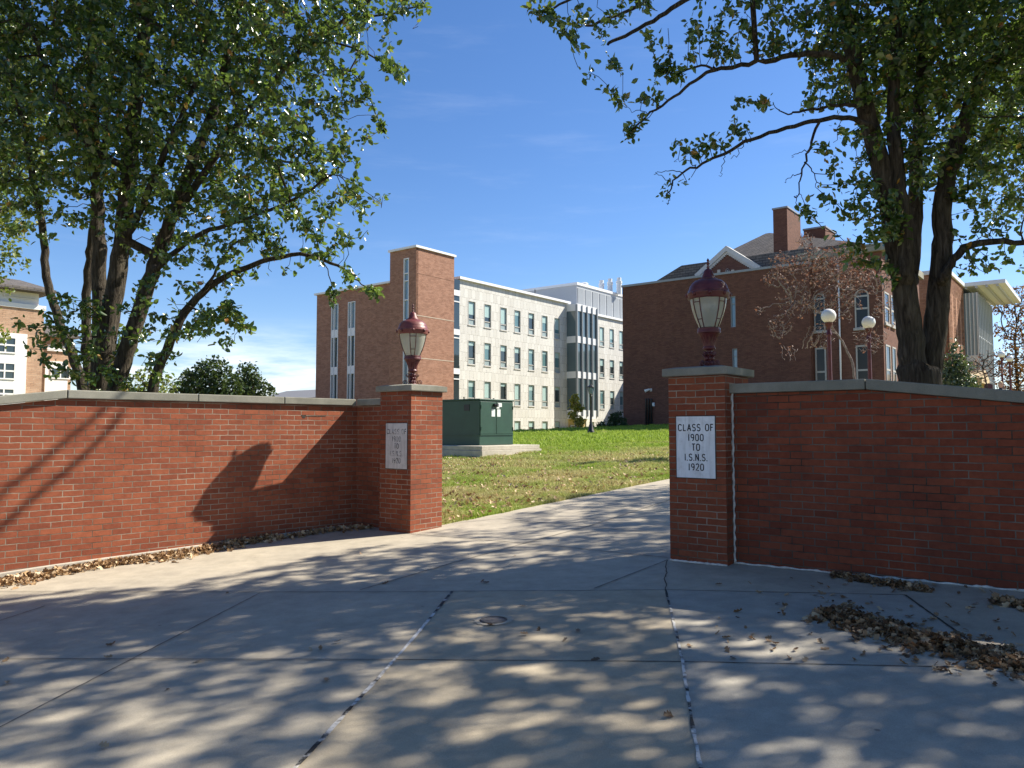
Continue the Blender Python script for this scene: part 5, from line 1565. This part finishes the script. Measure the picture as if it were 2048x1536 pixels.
# ---- tree farther along the drive, just right of the picture: its crown dapples the drive
td_ = Tree(37, .22)
sb2 = on(13.2, 13.2, -.1)
td_.limb([sb2, sb2 + Vector((0, 0, 2.4)), sb2 + Vector((-.1, .1, 4.5)), sb2 + Vector((-.3, .3, 7)), sb2 + Vector((-.3, .3, 10))], .24, .05, attach=False)
for k in range(9):
    a = k * 2.4 + 1; h = 3.2 + k * .6
    p0 = sb2 + Vector((-.1, .1, h)); d = Vector((math.cos(a), math.sin(a), .5))
    td_.limb([p0, p0 + d * 1.5, p0 + d * 2.6 + Vector((0, 0, .6)), p0 + d * 3.2 + Vector((0, 0, 1.3))], .07, .02)
blobs = [((12, 13, 8.5), 2.2), ((9.6, 11.4, 7.4), 1.25), ((10.6, 14.6, 8), 1.5), ((13, 16, 8), 1.9), ((12, 17.4, 9), 1.5), ((14, 11, 9), 1.9), ((10.6, 10.6, 8.6), 1.2), ((10.6, 16.2, 6.6), .9), ((15, 14, 7), 1.6), ((14, 18.5, 8), 1.5), ((9.9, 13.2, 7.0), 1.2), ((10.5, 15, 6.8), 1.4), ((9.4, 12, 6.2), 1.0), ((11.4, 16.5, 7.4), 1.5), ((8.6, 12.6, 6.8), 1.05), ((8.9, 14.5, 7.2), 1.25), ((9.6, 16.6, 7.6), 1.3), ((7.9, 11.6, 7.4), .95), ((8.2, 13.4, 8.0), .9)]
att = blob_points(td_.rng, [(Vector(c), r) for c, r in blobs], 13.0)
td_.grow(att, di=4, dk=.27, iters=110)
td_.finish()
t_dr = thing("pear_tree", sb2, "tree by the drive whose leaves show at the right edge behind the forked tree", "tree")
td_.wood("trunk", MAT['bark'], t_dr)
Pp = td_.leaf_sites(.013, 15, .18)
leaves("crown", thin_for_lawn(thin_for_light(Pp, td_.rng), td_.rng), .085, MAT['leaf'], t_dr, td_.rng)

# ---- crab apple before the old hall
tcb = Tree(41, .095)
dc = 24.0
cbase = base_at(1700, dc)
for lst in ([(1712, 740), (1690, 690), (1655, 640), (1620, 610), (1585, 600)], [(1720, 740), (1730, 680), (1745, 630), (1755, 580)], [(1705, 750), (1680, 720), (1640, 690), (1600, 700), (1560, 690)], [(1715, 745), (1705, 660), (1690, 590), (1660, 540), (1630, 510)], [(1720, 750), (1760, 690), (1790, 650)]):
    tcb.limb([cbase, cbase + Vector((0, 0, .8))] + L3(lst, dc), .065, .012, attach=len(tcb.P) > 0)
blobs = [(P(px, py, d), r, .9) for px, py, d, r in ((1640, 530, 24, .75), (1570, 530, 24, .5), (1600, 600, 23.6, .7), (1540, 560, 24, .3), (1700, 540, 24, .8), (1750, 560, 24, .55), (1770, 620, 24, .4), (1680, 600, 23.5, .7), (1560, 650, 23.6, .45), (1640, 670, 23.5, .5), (1740, 680, 24, .5), (1580, 710, 23.6, .3), (1610, 480, 24, .3), (1520, 620, 24, .22), (1690, 490, 24, .3))]
att = blob_points(tcb.rng, blobs, 330)
tcb.grow(att, di=2, dk=.105, iters=150, jit=.3)
tcb.finish(tip=.0065)
t_cr = thing("crab_apple_tree", cbase, "nearly bare crab apple tree with rusty leaves before the brick hall", "tree")
tcb.wood("trunk", MAT['bark_grey'], t_cr)
Pp = tcb.leaf_sites(.016, 2, .13); Pp = Pp[(tcb.rng.random(len(Pp)) < np.where(Pp[:, 2] > P(0, 570, 24).z, .62, .15))]
leaves("crown", Pp, .075, MAT['leaf_rust'], t_cr, tcb.rng)

# ---- smaller background trees and shrubs
def bush_tree(name, label, cat, base, blobs, leafsize, dens, mat, bark, seed, trunk_r=.15, group=None, step=.3, thr=.03, per=6, tip=.01, spread=.3, di=6, dk=.5, stems=None):
    T = Tree(seed, step)
    c = sum((Vector(b[0]) for b in blobs), Vector()) / len(blobs)
    if stems is None:
        T.limb([base, base.lerp(c, .45), c], trunk_r, trunk_r * .35, attach=False)
    else:
        for st in stems: T.limb([base] + [Vector(p) for p in st], trunk_r, trunk_r * .3, attach=len(T.P) > 0)
    A = blob_points(T.rng, blobs, dens * 3.2)
    T.grow(A, di=di, dk=dk * .66, iters=70)
    T.finish(tip=tip)
    root = thing(name, base, label, cat, group)
    T.wood("trunk", bark, root)
    Pp = T.leaf_sites(thr, per, spread)
    leaves("crown", Pp, leafsize, mat, root, T.rng)
    return root
def bl(lst): return [(P(a, b, c), r) for a, b, c, r in lst]
bush_tree("background_tree", "rounded dark green tree right of the left tree's stems, beyond the wall", "tree", base_at(430, 60), bl([(400, 765, 60, 1.5), (430, 745, 60, 1.3), (380, 790, 60, 1.5), (460, 775, 60, 1.2), (410, 735, 60, .8), (440, 800, 60, 1.5)]), .26, 10, MAT['leaf_dark'], MAT['bark'], 51, .25, "trees beyond the wall", spread=.35, per=8)
bush_tree("background_tree", "smaller dark green tree beside the distant grey roof", "tree", base_at(505, 64), bl([(490, 750, 64, 1.0), (510, 770, 64, 1.1), (530, 785, 64, .9), (495, 790, 64, 1.4), (500, 735, 64, .6)]), .26, 10, MAT['leaf_dark'], MAT['bark'], 52, .2, "trees beyond the wall", spread=.35, per=8)
bush_tree("background_tree", "yellow-green tree seen between the left tree's stems", "tree", base_at(270, 46), bl([(240, 775, 46, .9), (280, 765, 46, .9), (320, 775, 46, .9), (340, 790, 46, .7), (225, 745, 46, .45), (330, 755, 46, .4)]), .20, 14, MAT['leaf_pale'], MAT['bark'], 53, .15, "trees beyond the wall", spread=.3, per=6)
bush_tree("background_tree", "pale sunlit tree at the left edge behind the stems", "tree", base_at(-70, 22), bl([(20, 330, 22, 1.2), (-20, 230, 22, 1.5), (20, 450, 22, .7), (30, 520, 22, .45), (-40, 420, 22, 1.3), (-10, 560, 22, .5), (60, 270, 22, .7), (-60, 100, 22, 2.0), (0, 680, 22, .3), (-30, 640, 22, .6)]), .12, 14, MAT['leaf_pale'], MAT['bark'], 54, .22, "trees beyond the wall", step=.22, per=9, spread=.22, dk=.36, thr=.016, tip=.006)
bush_tree("sapling", "slender sapling with yellow leaves before the glass bay", "tree", base_at(1150, 62) + Vector((0, 0, 0)), bl([(1148, 800, 62, .35), (1156, 815, 62, .4), (1145, 830, 62, .35), (1158, 843, 62, .4), (1150, 790, 62, .2), (1142, 812, 62, .22)]), .20, 60, MAT['leaf_yellow'], MAT['bark_grey'], 55, .05, None, step=.14, per=7, spread=.20, dk=.25, di=3, thr=.03)
bush_tree("shrub", "dark shrub against the corner of the brick hall", "shrub", base_at(1232, 58), bl([(1228, 838, 58, .5), (1242, 845, 58, .55), (1236, 828, 58, .3), (1222, 850, 58, .4)]), .14, 60, MAT['leaf_dark'], MAT['bark'], 56, .05, "shrubs by the limestone building", step=.14, per=9, spread=.16, dk=.25, di=3)
bush_tree("shrub", "lower dark shrub beside the black lantern post", "shrub", base_at(1205, 58), bl([(1200, 850, 58, .35), (1210, 855, 58, .35), (1192, 858, 58, .25)]), .13, 70, MAT['leaf_dark'], MAT['bark'], 57, .04, "shrubs by the limestone building", step=.14, per=9, spread=.16, dk=.25, di=3)
bush_tree("holly_tree", "pale green holly beside the big trunk, above the coping", "tree", base_at(1908, 20), bl([(1908, 690, 20, .18), (1905, 720, 20, .30), (1915, 745, 20, .38), (1900, 765, 20, .42), (1925, 770, 20, .40), (1945, 780, 20, .25), (1910, 800, 20, .5)]), .085, 150, MAT['leaf_holly'], MAT['bark'], 58, .06, None, step=.1, per=9, spread=.12, dk=.17, di=2, thr=.03, tip=.006)
bush_tree("autumn_tree", "tall orange-brown tree at the right edge beyond the far building", "tree", base_at(2040, 84), bl([(2010, 610, 84, 1.5), (2035, 600, 84, 1.8), (2060, 640, 84, 2.0), (2010, 660, 84, 1.3), (2040, 680, 84, 1.8), (2025, 730, 84, 1.8), (2060, 740, 84, 2.2), (1998, 710, 84, .9), (2030, 770, 84, 2)]), .26, 4.5, MAT['leaf_orange'], MAT['bark'], 59, .25, None, step=.35, per=3, spread=.4, dk=.6, di=6, tip=.02, thr=.05)
for k, (x, y, sc) in enumerate(((-4.6, -3.6, 1.12), (4.4, -4.2, 1.15), (-13.0, 0.0, 1.1), (13.0, -4.5, 1.1))):  # unseen trees added around the viewpoint to dim the light of the sky
    b_s = on(x, y, -.1); v3 = lambda a, b, c: b_s + Vector((a, b, c)) * sc
    bush_tree("street_tree", ["street tree behind the viewpoint, left of its neighbour", "street tree behind the viewpoint, right of its neighbour", "street tree left of the picture beside the pavement", "street tree behind the viewpoint, farthest to the right"][k], "tree", b_s,
              [(v3(0, 0, 8), 2.6), (v3(2, 1, 7), 2.0), (v3(-2, -.5, 7), 2.0), (v3(.5, -2, 7.2), 2.0), (v3(-.4, 2, 6.6), 1.6), (v3(0, 0, 10), 2.0), (v3(2.6, -1.4, 6), 1.4), (v3(-2.6, 1.2, 6), 1.4)], .22, 3.0, MAT['leaf'], MAT['bark'], 70 + k, .24, "street trees outside the picture", step=.35, per=13, spread=.4, dk=.6, di=6, tip=.01, thr=.03)
tsb = bush_tree("crab_apple_tree", "small bare tree in front of the glazed stair, thin rusty leaves", "tree", base_at(1990, 40), bl([(1955, 730, 40, .55), (1975, 720, 40, .6), (1940, 745, 40, .3), (1995, 740, 40, .5), (1965, 755, 40, .4)]), .10, 45, MAT['leaf_rust'], MAT['bark'], 60, .07, None, step=.16, per=1, spread=.12, dk=.22, di=3, tip=.010, thr=.02)

# ------------------------------------------------------------------ person and sign far right
pp = P(2001, 766, 36); zg_ = gz(pp.x, pp.y)
per = thing("person", (pp.x, pp.y, zg_), "blond-haired person in dark top walking beyond the wall", "person")
H = max(1.55, pp.z + .12 - zg_)
def person_body():
    joints = [("pel", (0, 0, .53)), ("che", (0, .01, .72)), ("nek", (0, .0, .835)), ("hed", (0, -.01, .90)), ("top", (0, -.01, .965)),
              ("shl", (-.105, 0, .80)), ("ell", (-.135, .02, .63)), ("hal", (-.13, -.03, .48)), ("shr", (.105, 0, .80)), ("elr", (.135, .02, .63)), ("har", (.13, -.03, .48)),
              ("hpl", (-.055, 0, .50)), ("knl", (-.06, -.03, .28)), ("anl", (-.06, .02, .045)), ("tol", (-.06, -.07, .015)), ("hpr", (.055, 0, .50)), ("knr", (.06, .02, .28)), ("anr", (.06, .07, .05)), ("tor", (.06, -.01, .015))]
    rad = dict(pel=.085, che=.09, nek=.032, hed=.052, top=.045, shl=.04, ell=.028, hal=.02, shr=.04, elr=.028, har=.02, hpl=.055, knl=.036, anl=.024, tol=.02, hpr=.055, knr=.036, anr=.024, tor=.02)
    ed = [("pel", "che"), ("che", "nek"), ("nek", "hed"), ("hed", "top"), ("che", "shl"), ("shl", "ell"), ("ell", "hal"), ("che", "shr"), ("shr", "elr"), ("elr", "har"), ("pel", "hpl"), ("hpl", "knl"), ("knl", "anl"), ("anl", "tol"), ("pel", "hpr"), ("hpr", "knr"), ("knr", "anr"), ("anr", "tor")]
    ix = {j[0]: i for i, j in enumerate(joints)}
    me = bpy.data.meshes.new("body")
    me.from_pydata([tuple(Vector(j[1]) * H) for j in joints], [(ix[a], ix[b]) for a, b in ed], [])
    o = bpy.data.objects.new("body", me); COL.objects.link(o); o.parent = per
    sk = o.modifiers.new("skin", 'SKIN')
    for i, j in enumerate(joints):
        sv = me.skin_vertices[0].data[i]; sv.radius = (rad[j[0]] * H, rad[j[0]] * H * .8); sv.use_root = (i == 0)
    sd = o.modifiers.new("sub", 'SUBSURF'); sd.levels = 1; sd.render_levels = 2
    t = NT("person_skin_and_clothes")
    z = t.new("ShaderNodeSeparateXYZ"); t.l.new(t.obj(), z.inputs[0])
    c = t.ramp(t.math('DIVIDE', z.outputs[2], H), [(0.50, (0.04, 0.05, 0.09)), (0.51, (0.03, 0.03, 0.035)), (0.835, (0.03, 0.03, 0.035)), (0.84, (0.55, 0.33, 0.24))])
    me.materials.append(t.out(c, .7))
    m = MB(); cc = Vector((pp.x, pp.y, zg_ + H * .925))
    m.sphere(cc + Vector((0, .015, .01)), .105, 14, 10, (.92, 1.0, 1.12)); m.sphere(cc + Vector((0, .07, -.07)), .075, 10, 8, (1, .7, 1.5))
    m.build("hair", MAT['hair'], per, smooth=True)
    m = MB()
    for s_ in (-1, 1): m.sphere(cc + Vector((s_ * .035, -.088, -.02)), .012, 8, 6)
    m.build("eye", MAT['metal_black'], per, smooth=True)
person_body()
q = P(1981, 772, 42); z0 = gz(q.x, q.y); fsn = Fac(1981, 42, (1, 0))
sg = thing("sign_board", (q.x, q.y, z0), "small maroon sign board with a peaked top beyond the wall", "sign")
zt_ = P(1981, 767, 42).z
m = MB(); m.fprism(fsn, [(-.20, zt_ - .9), (.20, zt_ - .9), (.20, zt_ - .05), (0, zt_ + .02), (-.20, zt_ - .05)], -.06, 0); m.build("panel", MAT['maroon_sign'], sg)
for s_ in (-.17, .17):
    m = MB(); m.fbox(fsn, s_ - .025, s_ + .025, -.10, -.062, z0, zt_ - .1); m.build("leg", MAT['maroon_sign'], sg)

# ------------------------------------------------------------------ grass
rngg = np.random.default_rng(5)
def blades(name, X, Y, h, w):
    n = len(X)
    Z = 0.038 * np.clip(X, -16, 28) + 0.0255 * Y - .012
    yy = np.where(Y < 54, Y, 54 + 4 * (1 - np.exp(-(Y - 54) / 4.0)) - .102 * (Y - 54)); Z = 0.038 * np.clip(X, -16, 28) + 0.0255 * yy - .012
    a = rngg.random(n) * 6.283; l = rngg.normal(size=(n, 2)) * .45
    tuft = .75 + .45 * np.sin(X * 5.1 + 1.3 * np.sin(Y * 3.7)) * np.sin(Y * 4.3 + np.sin(X * 2.9)) + .35 * np.sin(X * 1.7 + Y * 2.3)
    hh = h * (.45 + .9 * rngg.random(n)) * np.clip(tuft, .35, 1.7); ww = w * (.6 + .8 * rngg.random(n))
    base = np.stack([X, Y, Z], 1); d = np.stack([np.cos(a), np.sin(a), 0 * a], 1) * (ww / 2)[:, None]
    mid = base + np.stack([l[:, 0] * hh * .35, l[:, 1] * hh * .35, hh * .6], 1)
    tip = base + np.stack([l[:, 0] * hh, l[:, 1] * hh, hh * .95], 1)
    V = np.stack([base - d, base + d, mid + d * .8, tip, mid - d * .8], 1).reshape(-1, 3)
    return V, n
Vs, N = [], 0
def in_lawn(x, y):
    s = (x - dl.x) * r_.x + (y - dl.y) * r_.y     # left of the drive edge
    return s < (0.02 + .05 * np.sin(x * 7) * np.sin(y * 5))
def zone(y0, y1, dens, h, w):
    global N
    k0, k1 = -.125, .235
    area = (k1 - k0) * (y1 * y1 - y0 * y0) / 2
    n = int(area * dens)
    y = np.sqrt(rngg.random(n) * (y1 ** 2 - y0 ** 2) + y0 ** 2); x = y * (k0 + (k1 - k0) * rngg.random(n))
    ok = in_lawn(x, y) & ((x - NL.x) * b_.x + (y - NL.y) * b_.y > .0)
    # not under the pad
    u = (x - c0.x) * g1.x + (y - c0.y) * g1.y; v = (x - c0.x) * g2.x + (y - c0.y) * g2.y
    ok &= ~((u > -.72) & (u < dpt + .72) & (v > -wid - .72) & (v < .72))
    x, y = x[ok], y[ok]
    V, k = blades("g", x, y, h, w); Vs.append(V); N += k
zone(10.6, 15, 5200, .075, .007); zone(15, 21, 2600, .085, .010); zone(21, 32, 950, .10, .016); zone(32, 58, 300, .13, .03)
V = np.concatenate(Vs); k = np.arange(N)[:, None] * 5
me_f = np.concatenate([k + np.array([[0, 1, 2, 4]])], 0)
tri = k + np.array([[4, 2, 3]])
# quads and the tip triangle (as degenerate-free second mesh part)
me = bpy.data.meshes.new("grass")
me.vertices.add(len(V)); me.vertices.foreach_set("co", V.astype(np.float32).ravel())
loops = np.concatenate([me_f, tri], 1).ravel(); me.loops.add(len(loops)); me.loops.foreach_set("vertex_index", loops.astype(np.int32))
st = np.empty(2 * N, np.int32); st[0::2] = np.arange(N) * 7; st[1::2] = np.arange(N) * 7 + 4
tot = np.empty(2 * N, np.int32); tot[0::2] = 4; tot[1::2] = 3
me.polygons.add(2 * N); me.polygons.foreach_set("loop_start", st); me.polygons.foreach_set("loop_total", tot)
me.update(calc_edges=True); me.materials.append(MAT['grass'])
go = bpy.data.objects.new("grass", me); COL.objects.link(go)
tag(go, "mown lawn grass, patchy green and straw, beyond the gate", "grass", kind="stuff")
print("blades", N)

# ------------------------------------------------------------------ fallen leaves
def litter(name, Pp, size, mat, label, rng, tilt=.5):
    n = len(Pp)
    nn = rng.normal(size=(n, 3)) * tilt; nn[:, 2] += 1; nn /= np.linalg.norm(nn, axis=1)[:, None]
    a = rng.normal(size=(n, 3)); a -= nn * (a * nn).sum(1)[:, None]; a /= np.linalg.norm(a, axis=1)[:, None]
    b = np.cross(nn, a)
    L = size * (.6 + .8 * rng.random(n)); cu = (rng.random(n) - .25) * 1.2; cw = (rng.random(n) - .2) * 1.4
    ws = np.array([.04, .26, .14, .36, .18, .30, .02]); rows = len(ws)
    V = np.zeros((n, rows * 3, 3))
    for i in range(rows):
        s = i / (rows - 1) - .5
        mid = Pp + a * (s * L)[:, None] + nn * (cu * L * s * s)[:, None]
        for j, sd in enumerate((-1, 0, 1)):
            V[:, i * 3 + j] = mid + b * (sd * ws[i] * L * (1 + .15 * rng.normal(size=n)))[:, None] + nn * (abs(sd) * cw * L * ws[i] * .6)[:, None]
    Fq = []
    for i in range(rows - 1):
        for j in range(2): Fq.append([i * 3 + j, i * 3 + j + 1, i * 3 + j + 4, i * 3 + j + 3])
    Fq = (np.arange(n)[:, None, None] * rows * 3 + np.array(Fq)[None]).reshape(-1, 4)
    o = np_mesh(name, V.reshape(-1, 3), Fq, mat)
    return tag(o, label, "fallen leaves", kind="stuff")
rl = np.random.default_rng(77)
def along(pts, n, w, h, side=None, taper=True):
    """n points heaped along a polyline of plan points"""
    pts = [Vector((p[0], p[1])) for p in pts]
    seg = [(b - a).length for a, b in zip(pts[:-1], pts[1:])]; tot_ = sum(seg)
    out = []
    for _ in range(n):
        s = rl.random() * tot_; f_ = s / tot_
        i = 0
        while s > seg[i] and i < len(seg) - 1: s -= seg[i]; i += 1
        a, b = pts[i], pts[i + 1]; d = (b - a).normalized(); nv = Vector((-d.y, d.x))
        wl_ = w * (.65 + .5 * math.sin(f_ * 17 + 1) * math.sin(f_ * 41) + .2)
        if taper: wl_ *= min(1, .35 + 4 * min(f_, 1 - f_))
        o = rl.normal() * .38
        q = a + d * s + nv * (o * wl_)
        hh = h * max(0, 1 - abs(o) * 1.3) * rl.random()
        v = on(q.x, q.y, .008 + hh); out.append((v.x, v.y, v.z))
    return np.array(out)
lw = [fl.pt(-t, .12 + .07 * math.sin(t * 3)).xy for t in np.linspace(8.5, 1.3, 14)]
Pa = along(lw, 5200, .27, .07, taper=False)
Pa2 = along([fl.pt(-1.6, .12).xy, fl.pt(-.4, .16).xy, (WC + r_ * .5 - b_ * .12)], 420, .25, .05)
litter("leaf_litter", np.concatenate([Pa, Pa2]), .058, MAT['dry_leaf'], "drift of dry tan leaves along the foot of the sunlit wall", rl, .8)
gp = lambda *l: [G(*p).xy for p in l]
litter("leaf_litter", along(gp((1665, 1152), (1720, 1160), (1790, 1172), (1860, 1184)), 330, .15, .025), .062, MAT['dry_leaf_dark'], "small heap of brown leaves against the shaded wall", rl, .7)
litter("leaf_litter", along(gp((1640, 1228), (1700, 1240), (1760, 1262), (1830, 1282), (1920, 1302), (1990, 1318), (2100, 1345)), 1900, .27, .042, taper=False), .064, MAT['dry_leaf_dark'], "long heap of brown oak leaves on the pavement at right", rl, .7)
litter("leaf_litter", along(gp((1985, 1205), (2020, 1209), (2100, 1225)), 150, .12, .03, taper=False), .072, MAT['dry_leaf_dark'], "few brown leaves by the wall at the right edge", rl, .7)
# stray leaves on the pavement
pts = []
for _ in range(70):
    p = G(rl.uniform(1430, 2040), rl.uniform(1140, 1330)); pts.append((p.x, p.y, p.z + .012))
for _ in range(260):
    f_ = rl.random(); p = G(1650 + 400 * f_ + rl.normal() * 30, 1232 + 98 * f_ + rl.normal() * 26); pts.append((p.x, p.y, p.z + .012))
for _ in range(22):
    p = G(rl.uniform(0, 1500), rl.uniform(1080, 1400)); pts.append((p.x, p.y, p.z + .010))
for q in ((965, 1165), (972, 1167), (1048, 1272), (1465, 1320), (1337, 1436), (675, 1287), (208, 1497), (1555, 1210), (1640, 1170)):
    p = G(*q); pts.append((p.x, p.y, p.z + .015))
litter("leaf_litter", np.array(pts), .05, MAT['dry_leaf_dark'], "stray brown leaves scattered over the concrete", rl, .35)
# leaves on the lawn
pts = []
for _ in range(5200):
    px, py = rl.uniform(880, 1345), 905 + 140 * rl.random() ** 1.2
    p = G(px, py)
    if not in_lawn(np.array(p.x), np.array(p.y)): continue
    if (Vector((p.x, p.y)) - Vector((NL.x, NL.y))).dot(b_) < .3: continue
    w_ = .35 + .65 * (py < 965 and px < 1010)
    if rl.random() > w_: continue
    pts.append((p.x, p.y, p.z + .03 + .04 * rl.random()))
litter("leaf_litter", np.array(pts), .07, MAT['dry_leaf'], "tan leaves fallen over the lawn beyond the gate", rl, .7)
